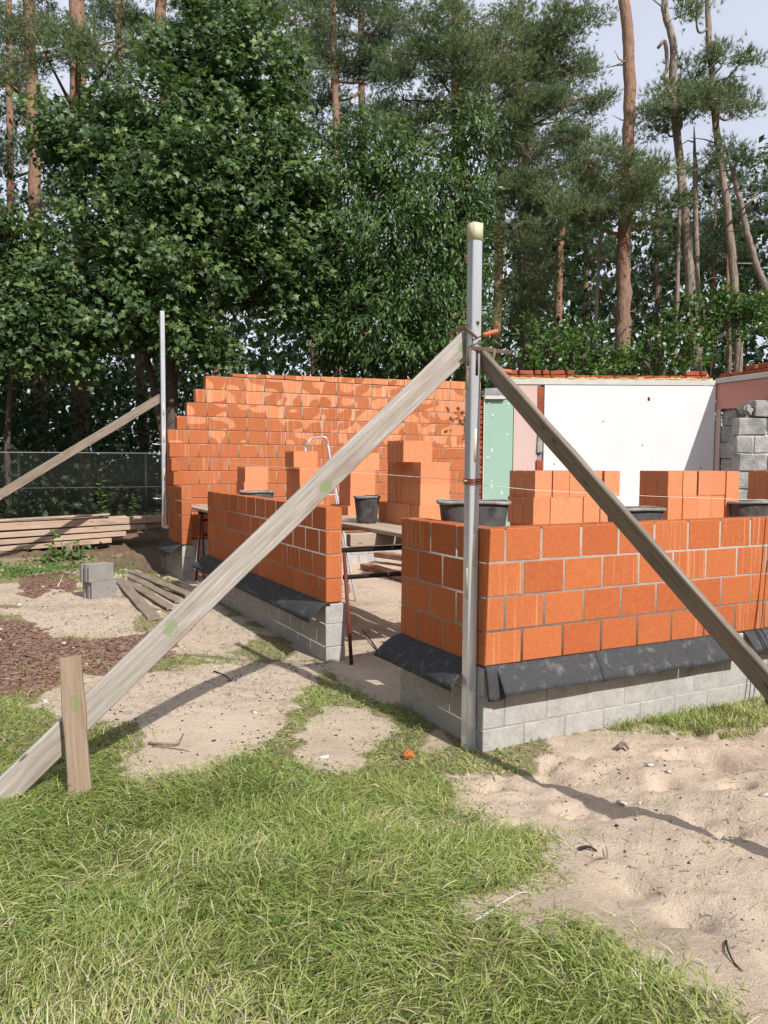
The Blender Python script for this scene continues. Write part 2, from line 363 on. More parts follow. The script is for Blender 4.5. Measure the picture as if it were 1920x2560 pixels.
# ground
m, t, b = newmat('ground'); MGROUND = m
a = N(t, 'ShaderNodeAttribute', attribute_name='mask'); sp = t.nodes.new('ShaderNodeSeparateColor'); L(t, a.outputs['Color'], sp.inputs[0])
v, _ = coords(t, 'World', (1, 1, 1))
ng = noise(t, v, 5, 6, .65); nf = noise(t, v, 120, 4, .75); nm = noise(t, v, 22, 5, .6)
sand = mix(t, .6, ramp(t, ng, [(.3, (.45, .36, .275)), (.7, (.60, .495, .395))]), ramp(t, nf, [(.34, (.33, .255, .185)), (.5, (.53, .425, .33)), (.66, (.70, .58, .47))]))
sand = mix(t, ramp(t, nm, [(.68, (0, 0, 0)), (.78, (.35, .35, .35))]), sand, (.24, .17, .12))
nl_ = noise(t, v, 1.1, 5, .6); sand = mix(t, ramp(t, nl_, [(.48, (0, 0, 0)), (.68, (.45, .45, .45))]), sand, (.30, .225, .16))
turf = mix(t, .5, ramp(t, nm, [(.3, (.17, .14, .08)), (.7, (.34, .285, .175))]), ramp(t, nf, [(.3, (.12, .105, .05)), (.7, (.36, .30, .19))]))
vm, _ = coords(t, 'World', (28, 42, 30)); vv = N(t, 'ShaderNodeTexVoronoi'); L(t, vm, vv.inputs['Vector']); vv.inputs['Scale'].default_value = 1; vv.inputs['Randomness'].default_value = 1
sc_ = t.nodes.new('ShaderNodeSeparateColor'); L(t, vv.outputs['Color'], sc_.inputs[0])
mul = mix(t, .6, ramp(t, nm, [(.3, (.12, .058, .042)), (.7, (.27, .155, .115))]), ramp(t, sc_.outputs[0], [(.0, (.09, .045, .035)), (.6, (.25, .135, .10)), (1, (.42, .28, .21))]))
soil = mix(t, .5, ramp(t, ng, [(.3, (.09, .06, .04)), (.7, (.22, .15, .10))]), ramp(t, nf, [(.3, (.08, .05, .035)), (.7, (.26, .19, .135))]))
def thr(x): return ramp(t, math_(t, 'ADD', x, math_(t, 'MULTIPLY', math_(t, 'SUBTRACT', nm, .5), .5)), [(.38, (0, 0, 0)), (.62, (1, 1, 1))])
c = mix(t, thr(sp.outputs[0]), turf, sand); c = mix(t, thr(sp.outputs[1]), c, mul); c = mix(t, thr(sp.outputs[2]), c, soil)
L(t, c, b.inputs['Base Color']); b.inputs['Roughness'].default_value = .95; b.inputs['Specular IOR Level'].default_value = .15
n45 = noise(t, v, 48, 5, .7)
bump(t, b, math_(t, 'ADD', math_(t, 'ADD', math_(t, 'MULTIPLY', nf, .6), math_(t, 'MULTIPLY', n45, .8)), math_(t, 'ADD', nm, math_(t, 'MULTIPLY', vv.outputs['Distance'], math_(t, 'MULTIPLY', sp.outputs[1], 1.5)))), .75, .02)

# ------------------------------------------------------------------ terrain
def zbase(x, y):
    z = -0.62 + .17*sstep(.1, 1.9, -x)*(1-sstep(10, 11, y)*.5)
    z = z + .17*sstep(0, 3.2, -y)
    z = z + .07*np.exp(-((x-.9)/1.3)**2-((y+1.9)/.9)**2)
    z = z + .60*sstep(10.4, 14.0, y) + .08*np.exp(-((x+.45)/.45)**2-((y-11.3)/.5)**2) + (fbm(x*4+3, y*4, 3)-.5)*.16*sstep(10.2, 11, y)*(1-sstep(14, 16, y))
    return z
SAND = [[(20,1500),(190,1478),(300,1480),(372,1535),(300,1575),(170,1590),(60,1545)],
 [(58,1762),(174,1700),(370,1681),(637,1650),(790,1652),(800,1700),(735,1745),(729,1815),(671,1849),(561,1908),(376,1955),(295,1936),(360,1858),(324,1806),(237,1816)],
 [(748,1840),(803,1771),(871,1760),(965,1806),(1005,1829),(965,1868),(922,1880),(915,1932),(792,1936),(745,1885)],
 [(1058,1935),(1330,1938),(1388,1842),(1458,1835),(1560,1822),(1625,1806),(1690,1830),(1920,1815),(2600,1800),(2600,2900),(1990,2700),(1828,2553),(1782,2483),(1677,2454),(1597,2397),(1440,2356),(1272,2315),(1145,2265),(1168,2240),(1296,2200),(1377,2150),(1400,2092),(1220,2072),(1238,2038),(1139,2032),(1116,1980)],
 [(1080,1822),(1130,1850),(1110,1875),(1050,1865)], [(440,1560),(600,1560),(640,1600),(520,1640),(440,1650),(380,1620)]]
MULCH = [[(-200,1530),(60,1560),(180,1600),(330,1600),(420,1570),(430,1640),(330,1690),(170,1690),(80,1740),(-200,1700)], [(40,1440),(180,1430),(190,1470),(60,1490)]]
SOILP = [[(725,2390),(780,2365),(840,2400),(800,2445),(735,2440)], [(520,2530),(600,2495),(700,2520),(720,2600),(480,2600)], 
         [(240,1395),(400,1385),(410,1440),(330,1430),(250,1412)]]
def inpoly(u, v, poly):
    r = np.zeros(u.shape, bool); n = len(poly)
    for i in range(n):
        (x1, y1), (x2, y2) = poly[i], poly[(i+1) % n]
        if y1 == y2: continue
        r ^= ((y1 > v) != (y2 > v)) & (u < (x2-x1)*(v-y1)/(y2-y1)+x1)
    return r
def masks(x, y):
    """ground cover as read off the photograph, as fractions sand / mulch / soil"""
    z = zbase(x, y); u, v, d = project(np.stack([x, y, z], -1))
    k = np.clip(1992/np.maximum(d, 1.5)*.10, 6, 60)
    u = u + (fbm(x*5, y*5)-.5)*2.4*k + (fbm(x*21+3, y*21, 2)-.5)*1.6*k; v = v + (fbm(x*5+50, y*5+20)-.5)*1.5*k + (fbm(x*21+40, y*21+9, 2)-.5)*1.0*k
    vis = (d > .5)
    def any_(ps):
        r = np.zeros(u.shape, bool)
        for p in ps: r |= inpoly(u, v, p)
        return (r & vis).astype(float)
    sand, mul, soil = any_(SAND), any_(MULCH), any_(SOILP)
    inside = (x > .02+np.where((y > 1.3) & (y < 2.8), (fbm(x*3+8, y*3, 3)-.62)*1.6, 0)) & (y > .02) & (y < 10.3)
    sand = np.where(inside, 1., sand); mul = np.where(inside, 0, mul); soil = np.where(inside, 0, soil)
    # patchy worn ground further back on the left
    patch = (~inside) & vis & (v < 1650) & (x < .05) & (y < 11)
    sand = np.where(patch & (fbm(x*2.2+5, y*2.2, 4) > .47), np.maximum(sand, .8), sand)
    back = (y > 11.6) & (~inside)
    soil = np.where(back, .9, soil); sand = np.where(back, 0, sand)
    right = (x > .1) & (y < 0) & (y > -8) & (u > 1700) & (v > 1500) & (v < 1815)
    return sand, mul, soil
def zfull(x, y, sand=None):
    if sand is None: sand = masks(x, y)[0]
    out = 1-((x > .02) & (y > .02) & (y < 10.3))
    front = out*sstep(.35, -.4, y)*sstep(-1.2, -.2, x)
    rel = (fbm(x*3.1, y*3.1, 3)-.5)*.09*sand*front + (fbm(x*9, y*9, 3)-.5)*.045*sand*(.35+.65*front) + (fbm(x*1.3+9, y*1.3, 2)-.5)*.06 + (fbm(x*26, y*26, 2)-.5)*.016*sand*front
    pits = np.clip(fbm(x*3.4+31, y*3.4+77, 2)-.60, 0, 1)*-.45*sand*front
    near = np.clip(1-np.abs(y)/.25, 0, 1)*(x > -.2) + np.clip(1-np.abs(x)/.25, 0, 1)*(y > -.2)
    return zbase(x, y) + (rel+pits)*(1-.7*np.clip(near, 0, 1))
def axis(a, b, h, lo, hi, h2, far):
    mid = np.arange(a, b, h); l = np.arange(lo, a, h2); r = np.arange(b, hi, h2)
    gl = lo-np.geomspace(h2, far, 26)[::-1]; gr = hi+np.geomspace(h2, far, 26)-h2*.0
    return np.unique(np.round(np.concatenate([gl, l, mid, r, [hi], gr]), 4))
xs = axis(-4.4, 3.4, .038, -8, 9, .12, 380); ys = axis(-3.3, 3.6, .038, -6, 14.6, .09, 380)
X, Y = np.meshgrid(xs, ys, indexing='ij'); X = X.ravel(); Y = Y.ravel()
sa, mu, so_ = masks(X, Y); Z = zfull(X, Y, sa)
nx, ny = len(xs), len(ys); idx = np.arange(nx*ny).reshape(nx, ny)
Fg = np.stack([idx[:-1, :-1], idx[1:, :-1], idx[1:, 1:], idx[:-1, 1:]], -1).reshape(-1, 4)
MK = np.stack([sa, mu, so_, np.ones_like(sa)], -1)
# soften the cover map a little
Mg = MK.reshape(nx, ny, 4)
for _ in range(2):
    Mg[1:-1, 1:-1] = (Mg[1:-1, 1:-1]*2+Mg[2:, 1:-1]+Mg[:-2, 1:-1]+Mg[1:-1, 2:]+Mg[1:-1, :-2])/6
ground = link('ground', npmesh('ground', np.stack([X, Y, Z], -1), Fg, MGROUND, smooth=True, mask=Mg.reshape(-1, 4)))
tag(ground, 'sandy building plot ground with worn turf, bark mulch and bare soil', 'ground', kind='structure')
def gz(x, y): return float(zfull(np.array([float(x)]), np.array([float(y)]))[0])
def gpt(u, v):
    """ground point under a photo pixel"""
    z = -.5
    for _ in range(12):
        p = onz(u, v, z); z = .5*z+.5*gz(p[0], p[1])
    return np.array([p[0], p[1], gz(p[0], p[1])])

# ------------------------------------------------------------------ block walls
T = .172
def put(name, me, loc, parent, rot=(0, 0, 0)):
    o = bpy.data.objects.new(name, me); col.objects.link(o); o.parent = parent
    o.location = Vector(loc)-(parent.location if parent is not None else Vector()); o.rotation_euler = rot
    return o
def course(parent, ax, base, edges, z0, h, mat, thick=T, joint=.016, name='brick', inward=1, jit=.0011, key=''):
    """one course of blocks along axis ax ('x' or 'y'), outer face at base, thickness going inward"""
    for q, (a, b) in enumerate(zip(edges[:-1], edges[1:])):
        a = a+(joint/2 if q else 0); b = b-(joint/2 if q < len(edges)-2 else 0); ln = b-a
        if ln < .02: continue
        c = (a+b)/2; off = thick/2*inward + random.uniform(-jit, jit)*1.3
        rz = random.uniform(-.004, .004); rx = random.uniform(-.004, .004)
        if ax == 'x': me = bevbox(ln, thick, h, mat, .005, 1, .0015, key); loc = (c, base+off, z0+h/2+random.uniform(-jit, jit)*.6)
        else: me = bevbox(thick, ln, h, mat, .005, 1, .0015, key); loc = (base+off, c, z0+h/2+random.uniform(-jit, jit)*.6)
        put(name, me, loc, parent, (rx*.6, rx*.4, rz))
def edges(start, first, end, p=.382):
    e = [start, first]
    while e[-1]+p < end-.03: e.append(e[-1]+p)
    return e+[end]
def foundation(parent, ax, base, a, b, thick=.21, key='', seed=0):
    zt = [-.012, -.222, -.462, -.702, -.95]
    for i in range(4):
        h = zt[i]-zt[i+1]-.008
        off = (.19 if i % 2 else .37)+.03*seed
        course(parent, ax, base, edges(a, a+off, b, .39), zt[i+1], h, MCON, thick, .009, 'foundation_block', jit=.0016, key=key)
def mortar(parent, lst, mat=None): 
    o = boxes('mortar', [((np.array(c)-np.array(parent.location)), s) for c, s in lst], mat or MMORT, parent); return o

RX = 4.3                                     # right wall runs out of the picture
wall = thing('block_wall', (0, 0, -.62), 'corner of low orange block wall on grey foundation behind the near tall metal post', 'wall')
for i in range(4):
    z0 = i*.25+.004; hh = .239
    if i % 2: eX = edges(T+.013, .502 if i == 3 else .539, RX); eY = [0, .379, .762, 1.145, 1.24]
    else: eX = [0, .34]+edges(.34, .722, RX)[1:]; eY = [T+.013, .577, .96, 1.24]
    course(wall, 'x', 0, eX, z0, hh, MB)
    if i % 2 == 0: course(wall, 'y', 0, eY, z0, hh, MB)
    else:
        course(wall, 'y', 0, eY, z0, hh, MB)
mortar(wall, [((RX/2+.004, T/2, .488), (RX-.012, T-.006, .985)), ((T/2, .62+T/2-.004, .488), (T-.006, 1.24-T-.012, .985))])
foundation(wall, 'x', 0, 0, RX, .23, 'f1', 0); foundation(wall, 'y', 0, .235, 1.24, .23, 'f2', 1)
mortar(wall, [((RX/2+.004, .115, -.48), (RX-.016, .224, .93)), ((.115, .74, -.48), (.222, .985, .93))], MCON)

pier = thing('block_wall', (0, 2.85, -.65), 'low orange block wall between the two openings, its long side in shade', 'wall')
for i in range(4):
    eY = edges(2.852, 2.852+(.19 if i % 2 == 0 else .378), 7.447)
    course(pier, 'y', 0, eY, i*.25+.004, .239, MB, T+.008, key='p')
mortar(pier, [((T/2+.004, (2.852+7.447)/2, .488), (T+.002, 7.447-2.852-.016, .985))])
foundation(pier, 'y', 0, 2.852, 7.447, .22, 'f3', 2); mortar(pier, [((.11, (2.852+7.447)/2, -.48), (.213, 7.447-2.852-.016, .93))], MCON)

far = thing('block_wall', (0, 10.3, -.7), 'tall stepped orange block wall at the back with pale dry patches', 'wall')
FY, FP = 10.155, .2535
for i in range(4):
    course(far, 'y', 0, edges(9.138, 9.138+(.19 if i % 2 else .378), FY-.004+(T if i % 2 else 0)), i*FP+.004, .242, MBF, T, key='w')
for j, (i, ln) in enumerate(((4, .42), (5, .25), (6, .12))):     # toothed return above the pier
    course(far, 'y', 0, [FY-ln-.004, FY-.004], i*FP+.004, .242, MBF, T, key='w%d' % j)
starts = [0, 0, 0, 0, 0, 0, 0, 0, .17, .355, .52, .71]
FX = 6.88
for i, s in enumerate(starts):
    f = s+(.378 if i % 2 else .19)
    if i < 4 and i % 2 == 0: s_, f = T+.013, .378
    else: s_ = s
    course(far, 'x', FY, edges(s_, f, FX), i*FP+.004, .242, MBF, T, key='x')
e = edges(1.22, 1.5, FX)
for a, b in zip(e[:-1], e[1:]):                                   # thin cut blocks closing the top
    hgt = .055+.022*((a+b)/2-1.2)
    put('brick', bevbox(b-a-.010, T, round(hgt, 2), MBF, .005, 1, .002, 'cut'), ((a+b)/2, FY+T/2, 12*FP+.008+hgt/2), far)
lst = [((T/2+.003, (9.138+FY)/2, .49), (T-.014, FY-9.138-.02, .985))]
for i, s in enumerate(starts): lst.append(((s+.03+(FX-s-.04)/2, FY+T/2, (i+.5)*FP-.004), (FX-s-.045, T-.014, FP)))
mortar(far, lst)
foundation(far, 'y', 0, 9.138, FY, .22, 'f4', 1); foundation(far, 'x', FY-.03, 0, FX, .26, 'f5', 0)
mortar(far, [((.11, (9.138+FY)/2, -.48), (.205, FY-9.138-.03, .93)), ((FX/2, FY+.1, -.48), (FX-.03, .24, .93))])

def membrane(parent, ax, a, b, prof, seed=0, sgn=-1, flare=(0, 0)):
    """bituminous damp-proof strip: comes out from under the first course, bends down and flaps"""
    rg = np.random.default_rng(seed); n = max(6, int((b-a)/.035)); s = np.linspace(a, b, n); V = []
    w1 = np.interp(s, np.linspace(a, b, max(3, int((b-a)/.45))), rg.uniform(.86, 1.12, max(3, int((b-a)/.45))))
    w2 = np.interp(s, np.linspace(a, b, max(3, int((b-a)/.16))), rg.uniform(-.007, .007, max(3, int((b-a)/.16))))
    k = len(prof)
    for i, si in enumerate(s):
        fa = math.exp(-(si-a)/.12)*flare[0] + math.exp(-(b-si)/.12)*flare[1]
        for q, (o, z) in enumerate(prof):
            tt = q/(k-1); oo = o*w1[i] + w2[i]*tt + fa*tt*.10; zz = z*(2-w1[i])**.5 + fa*tt*.05 + w2[i]*tt*.5
            V.append((si, sgn*oo, zz) if ax == 'x' else (sgn*oo, si, zz))
    V = np.array(V)-np.array(parent.location); idx = np.arange(n*k).reshape(n, k)
    F = np.stack([idx[:-1, :-1], idx[1:, :-1], idx[1:, 1:], idx[:-1, 1:]], -1).reshape(-1, 4)
    o = link('membrane', npmesh('membrane', V, F, MMEM, smooth=False), parent)
    md = o.modifiers.new('thickness', 'SOLIDIFY'); md.thickness = .0025; md.offset = 0
    return o
PR = [(-.05, -.003), (.004, -.004), (.03, -.034), (.058, -.078), (.086, -.122), (.112, -.166), (.126, -.20)]
PL = [(-.05, -.003), (.004, -.004), (.045, -.030), (.088, -.068), (.125, -.110), (.155, -.155), (.176, -.20)]
membrane(wall, 'x', .10, 1.05, PR, 1); membrane(wall, 'x', 1.04, 1.98, [(o*1.03, z+.004) for o, z in PR], 2)
membrane(wall, 'x', 1.985, 2.62, PR, 3); membrane(wall, 'x', 2.75, RX, [(o, z*.8) for o, z in PR], 5)
membrane(wall, 'x', .004, .135, [(-.05, -.003), (0, -.003), (.006, -.012), (.014, -.05), (.022, -.11), (.030, -.17), (.036, -.22), (.04, -.26)], 4, flare=(0, .5))
membrane(wall, 'y', .16, 1.245, PL, 6, flare=(0, .9))
membrane(pier, 'y', 2.82, 4.1, PL, 7, flare=(.3, 0)); membrane(pier, 'y', 4.08, 5.6, [(o*1.03, z+.005) for o, z in PL], 8); membrane(pier, 'y', 5.58, 7.46, PL, 9, flare=(0, .6))
membrane(far, 'y', 9.12, 10.3, PL, 10, flare=(.3, 0))

# old house wall, nearly square to the view, 12 m away
OD = 12.0
pA, pB = at(1198, 960, OD), at(1790, 960, OD)
old = thing('old_house_wall', (pA[0], pA[1], -.62), 'demolished old wall with white, pink and green plasterboard and broken brick top', 'wall')
dirA = np.array([pB[0]-pA[0], pB[1]-pA[1], 0]); LA = np.linalg.norm(dirA); dirA /= LA; ang = math.atan2(dirA[1], dirA[0])
old.rotation_euler = (0, 0, ang)
def ox(u): return (u-1198)/(1790-1198)*LA
ZT = 3.31                                   # local heights, base at 0
def panel(name, u0, u1, z0, z1, mat, th=.015, y=0.):
    o = link(name, bevbox(ox(u1)-ox(u0)-.004, th, z1-z0, mat, .002, 1, 0, '%d' % u0), old); o.location = ((ox(u0)+ox(u1))/2, y-th/2, (z0+z1)/2); return o
boxes('core_wall', [((LA/2+.05, .13, ZT/2-.05), (LA-.1, .24, ZT-.12))], MAAC, old)
panel('green_panel', 1213, 1284, .02, 3.02, MGREEN); panel('green_panel', 1262, 1284, 3.03, ZT-.02, MGREEN)
panel('pink_panel', 1285, 1345, .02, ZT-.03, MPINK)
panel('white_panel', 1361, 1789, .02, ZT-.06, MWHITE, .02)
panel('ledge', 1211, 1262, 3.03, 3.08, MWEDGE, .10, .03)
panel('ceiling_strip', 1268, 1790, ZT-.055, ZT+.02, MWEDGE, .03)
panel('panel_edge', 1209, 1213, .0, 3.03, MWEDGE, .035)
boxes('socket_hole', [((ox(1622), -.0215, ZT-.26), (.03, .006, .05))], MSTEEL_DK, old)
for k in range(6):                          # torn wall stump between the boards
    zz = .25+k*.55; put_ = link('brick', bevbox(.085+.02*(k % 2), .10, .45, MOLD if k % 2 else MAAC, .012, 1, .01, 'st%d' % k), old); put_.location = (ox(1352), .0+.01*(k % 3), zz)
rq = random.Random(5)
for k in range(16):                         # plaster dabs and fixings left on the boards
    u_ = rq.choice((1222, 1232, 1245, 1258, 1270)) if k < 10 else rq.uniform(1380, 1770)
    o = link('plaster_dab' if k < 10 else 'screw_hole', bevbox(rq.uniform(.015, .05) if k < 10 else .016, .006, rq.uniform(.015, .06) if k < 10 else .016, MWHITE if k < 10 else MSTEEL_DK, .002, 1, .004, 'd%d' % k), old); o.location = (ox(u_), -.0175 if k < 10 else -.0225, rq.uniform(1.4, 3.0))
panel('board_joint', 1556, 1557.2, .02, ZT-.06, MWEDGE, .021)
# toothed brick edge on the left
for k in range(40):
    ln = .12 if k % 2 else .075
    o = link('brick', bevbox(ln, .12, .062, MOLD, .006, 1, .004), old); o.location = (ox(1209)-ln/2, .05+random.uniform(-.01, .01), .04+k*.0755)
# broken brick courses and foam on top
x = ox(1258)
foam = []
while x < LA-.1:
    ln = random.choice((.12, .24, .24)); 
    o = link('brick', bevbox(ln-.01, .115, .065, MOLD, .007, 1, .006), old); o.location = (x+ln/2, .12+random.uniform(-.02, .02), ZT+.06); o.rotation_euler = (0, random.uniform(-.04, .04), random.uniform(-.05, .05))
    if math.sin(x*2.1)+random.uniform(-.5, .5) > .35:
        o = link('brick', bevbox(ln-.03, .115, .065, MOLD, .007, 1, .006), old); o.location = (x+ln/2, .13, ZT+.132); o.rotation_euler = (0, random.uniform(-.06, .06), random.uniform(-.2, .2))
    x += ln
P = [(xx, .02+random.uniform(-.015, .01), ZT+.03+random.uniform(-.012, .014)) for xx in np.arange(ox(1258), LA-.03, .05)]
tubes('foam_strip', [(P, [random.uniform(.015, .032) for _ in P])], MFOAM, old, 7, rough=.25)
# return wall coming towards the camera, with lintel board and jamb
pC = at(1990, 930, 10.6)
ret = thing('old_house_wall', (pB[0], pB[1], -.62), 'salmon pink lintel board on the broken return wall beside the white panel', 'wall')
d2 = np.array([pC[0]-pB[0], pC[1]-pB[1], 0]); L2 = np.linalg.norm(d2); d2 /= L2; a2 = math.atan2(d2[1], d2[0]); ret.rotation_euler = (0, 0, a2)
def rbox(name, x0, x1, y0, y1, z0, z1, mat, bev=.004):
    o = link(name, bevbox(x1-x0, y1-y0, z1-z0, mat, bev, 1, .003, name+'%.2f%.2f' % (x0, z0)), ret); o.location = ((x0+x1)/2, (y0+y1)/2, (z0+z1)/2); return o
rbox('lintel', .0, L2, .03, .27, 2.93, ZT, MAAC); rbox('lintel_board', .005, L2, .005, .027, 2.90, ZT-.03, MPINK2, .002)
rbox('ceiling_strip', .0, L2, -.015, .027, ZT-.025, ZT+.05, MWEDGE)
rbox('plaster_strip', .004, .10, .006, .03, .0, 2.90, MPINK, .002)
for k in range(12): rbox('jamb_block', .10, .36+.02*(k % 2), .02+.012*(k % 3), .28, k*.24+.004, k*.24+.236, MAAC, .01)
x = 0.0
while x < L2-.05:
    ln = .24; rbox('brick', x, x+ln-.01, .06, .17, ZT+.055, ZT+.12, MOLD, .007)
    if random.random() > .45: rbox('brick', x+.02, x+ln-.03, .07, .18, ZT+.125, ZT+.19, MOLD, .007)
    x += ln
# grey block pier in front of it
pD = at(1843, 1100, 10.95); 
aac = thing('broken_pier', (pD[0], pD[1], -.62), 'ragged grey slag block wall stub with white mortar at the right edge', 'wall')
aac.rotation_euler = (0, 0, ang)
for k in range(12):
    s = .02*(k % 3)-.01; xx = s
    if k == 11: xx = .23
    first = True
    while xx < 1.25:
        ln = .24 if (first and k % 2) else .40
        o = link('block', bevbox(ln-.016, .24, .228, MAAC, .012, 1, .008, 'a%d' % (k % 4)), aac); o.location = (xx+ln/2, .12+random.uniform(-.012, .012), k*.2475+.12); o.rotation_euler = (0, random.uniform(-.01, .01), random.uniform(-.02, .02)); xx += ln; first = False
boxes('mortar', [((.66, .13, 1.36), (1.22, .215, 2.70))], MWEDGE, aac)
o = link('broken_block', bevbox(.15, .2, .13, MAAC, .03, 2, .02, 'bb'), aac); o.location = (.15, .12, 2.83); o.rotation_euler = (0, .5, .2)

# ------------------------------------------------------------------ planks, posts, tools
def plank(name, p0, p1, wdt, th, normal, mat, parent=None, bow=.0, n=14, seed=0, wane=.004):
    """board from p0 to p1; wide face looks along 'normal'"""
    p0 = Vector(p0); p1 = Vector(p1); X = (p1-p0); Ln = X.length; X.normalize()
    Z = Vector(normal); Z = (Z-X*Z.dot(X)).normalized(); Yv = Z.cross(X)
    rg = np.random.default_rng(seed+int(Ln*1000)); bm = bmesh.new(); rows = []
    for i in range(n+1):
        tt = i/n; b_ = bow*math.sin(math.pi*tt); e1, e2 = rg.uniform(-wane, wane, 2)
        y0, y1 = -wdt/2+e1, wdt/2+e2; h = th/2; c = min(.006, th*.2)
        ring = [(y0+c, -h), (y1-c, -h), (y1, -h+c), (y1, h-c), (y1-c, h), (y0+c, h), (y0, h-c), (y0, -h+c)]
        rows.append([bm.verts.new((tt*Ln, y, z+b_)) for y, z in ring])
    for a, b_ in zip(rows[:-1], rows[1:]):
        for k in range(8): bm.faces.new((a[k], a[(k+1) % 8], b_[(k+1) % 8], b_[k]))
    bm.faces.new(rows[0][::-1]); bm.faces.new(rows[-1]); bmesh.ops.recalc_face_normals(bm, faces=bm.faces)
    me = bpy.data.meshes.new(name); bm.to_mesh(me); bm.free(); me.materials.append(mat)
    Mx = Matrix.Identity(4)
    for i in range(3): Mx[i][0] = X[i]; Mx[i][1] = Yv[i]; Mx[i][2] = Z[i]; Mx[i][3] = p0[i]
    if parent is not None: Mx = Matrix.Translation(-parent.location) @ Mx
    return link(name, me, parent, Mx)

def square_post(x0, y0, s, z0, z1, label, tape):
    e = thing('metal_post', (x0+s/2, y0+s/2, z0), label, 'post', 'upright metal posts at the wall corners')
    bm = bmesh.new(); th = .003; h = z1-z0
    for r0 in (s/2, s/2-th):
        pass
    c = .006
    def ring(r, z): 
        return [bm.verts.new((x, y, z)) for x, y in ((-r+c, -r), (r-c, -r), (r, -r+c), (r, r-c), (r-c, r), (-r+c, r), (-r, r-c), (-r, -r+c))]
    o0, o1, i1, i0 = ring(s/2, 0), ring(s/2, h), ring(s/2-th, h), ring(s/2-th, h-.3)
    for A, B in ((o0, o1), (o1, i1), (i1, i0)):
        for k in range(8): bm.faces.new((A[k], A[(k+1) % 8], B[(k+1) % 8], B[k]))
    bm.faces.new(i0); bm.faces.new(o0[::-1]); bmesh.ops.recalc_face_normals(bm, faces=bm.faces)
    me = bpy.data.meshes.new('tube'); bm.to_mesh(me); bm.free(); me.materials.append(MALU); link('tube', me, e)
    w_ = s+.001
    if tape: 
        Vl = [((0, -w_/2, h-tape/2), (w_, .0016, tape)), ((0, w_/2, h-tape/2), (w_, .0016, tape)), ((-w_/2, 0, h-tape/2), (.0016, w_-.004, tape)), ((w_/2, 0, h-tape/2), (.0016, w_-.004, tape))]
        boxes('tape_wrap', Vl, MTAPE, e)
    return e
post = square_post(-.088, .072, .08, -.75, 3.14, 'tall aluminium square post at the near corner, pale tape at its top', .12)
def strip(e, face, zc, h, wd=.018, off=0.):
    s = .08
    l = (off, -s/2-.0012, zc-e.location.z) if face == 'f' else (-s/2-.0012, off, zc-e.location.z)
    d = (wd+.006, .002, h) if face == 'f' else (.002, wd+.006, h)
    boxes('paper_strip', [(l, d)], MSTRIP, e)
for u, v0, v1 in ((1184, 1072, 1155), (1184, 1334, 1416)):
    za, zb = ony(u, v0, .072)[2], ony(u, v1, .072)[2]; strip(post, 'f', (za+zb)/2, za-zb, .018, .003)
strip(post, 'l', 2.08, .22, .018, .01); strip(post, 'l', .60, .22, .018, -.012)
boxes('slot', [((.004, -.0412, 2.165+.75), (.022, .0012, .17))], MSTEEL_DK, post)
fpost = square_post(-.09, 10.26, .08, .26, 4.18, 'slimmer looking far aluminium post at the back corner of the stepped wall', 0)
strip(fpost, 'f', 1.9, .22); strip(fpost, 'f', 2.4, .22); strip(fpost, 'f', 1.2, .22)
for z in (.75, 1.75): tubes('bracket', [([(-.05, 0, z-.26), (-.20, 0, z-.25)], .012)], MALU, fpost, 5)

bl = plank('brace_plank', (-3.35, .22, -.62), (-.045, .176, 2.335), .165, .036, (0, -1, 0), MPLANK_G, bow=.01)
paint_dabs(MPLANK_G, [(x_, .02*q, .05, .045) for x_, q in zip(along((-3.35, .22, -.62), (-.045, .176, 2.335), [(793, 1198), (418, 1560), (1135, 850)]), (-1, 1, 0))])
tag(bl, 'long pale weathered brace plank with green paint dabs, leaning left from the near post', 'plank')
br = plank('brace_plank', (.345, -3.25, -.56), (.010, .215, 2.30), .155, .036, (-1, .14, -.32), MPLANK_B)
tag(br, 'dark dirty brace plank leaning right from the near post across the sunlit wall', 'plank')
bf = plank('brace_plank', (-5.2, 10.32, -.70), (-.06, 10.37, 2.62), .15, .04, (0, -1, 0), MPLANK_D)
tag(bf, 'brown brace plank leaning left from the far post over the timber pile', 'plank')
g = gpt(205, 1998)
st = plank('wooden_stake', (g[0]+.005, g[1]-.01, g[2]-.3), (g[0]-.035, g[1]+.12, g[2]+.80), .125, .05, (-.25, -1, 0), MSTAKE, n=10)
paint_dabs(MSTAKE, [(.85, -.01, .045, .03)])
tag(st, 'short wide wooden stake hammered into the grass in front of the brace', 'stake')

def fclamp(label, bar0, bar1, jaw_end, arm0, arm1, h0, h1):
    e = thing('screw_clamp', bar0, label, 'clamp', 'screw clamps holding braces on the near post')
    o = Vector(bar0); R = lambda p: tuple(Vector(p)-o)
    plank('bar', bar0, bar1, .026, .008, (CAM-np.array(bar0)), MRUST, e, n=2, wane=0)
    tubes('jaw', [([R(bar0), R(jaw_end)], [.012, .009])], MRUST, e, 6); am = tubes('arm', [([R(arm0), R(arm1)], [.013, .011])], MRUST, e, 6)
    a1 = np.array(arm1); hh0 = np.array(h0); hh1 = np.array(h1); d = hh1-hh0
    tubes('spindle', [([R(a1-(hh0-a1)*.9), R(hh0)], .005)], MSTEEL_DK, am, 6)
    P = [hh0+d*k for k in (0, .05, .15, .5, .85, .97, 1.)]
    tubes('handle', [([R(p) for p in P], [.008, .015, .017, .0165, .017, .014, .006])], MORH, am, 9)
    return e
D0 = 5.62
fclamp('upper screw clamp with orange handle biting the near post and pale brace', at(1124, 832, D0+.10), at(1198, 806, D0-.02), at(1122, 846, D0+.16), at(1164, 818, D0+.02), at(1193, 845, D0-.06), at(1207, 838, D0-.04), at(1246, 827, D0-.02))
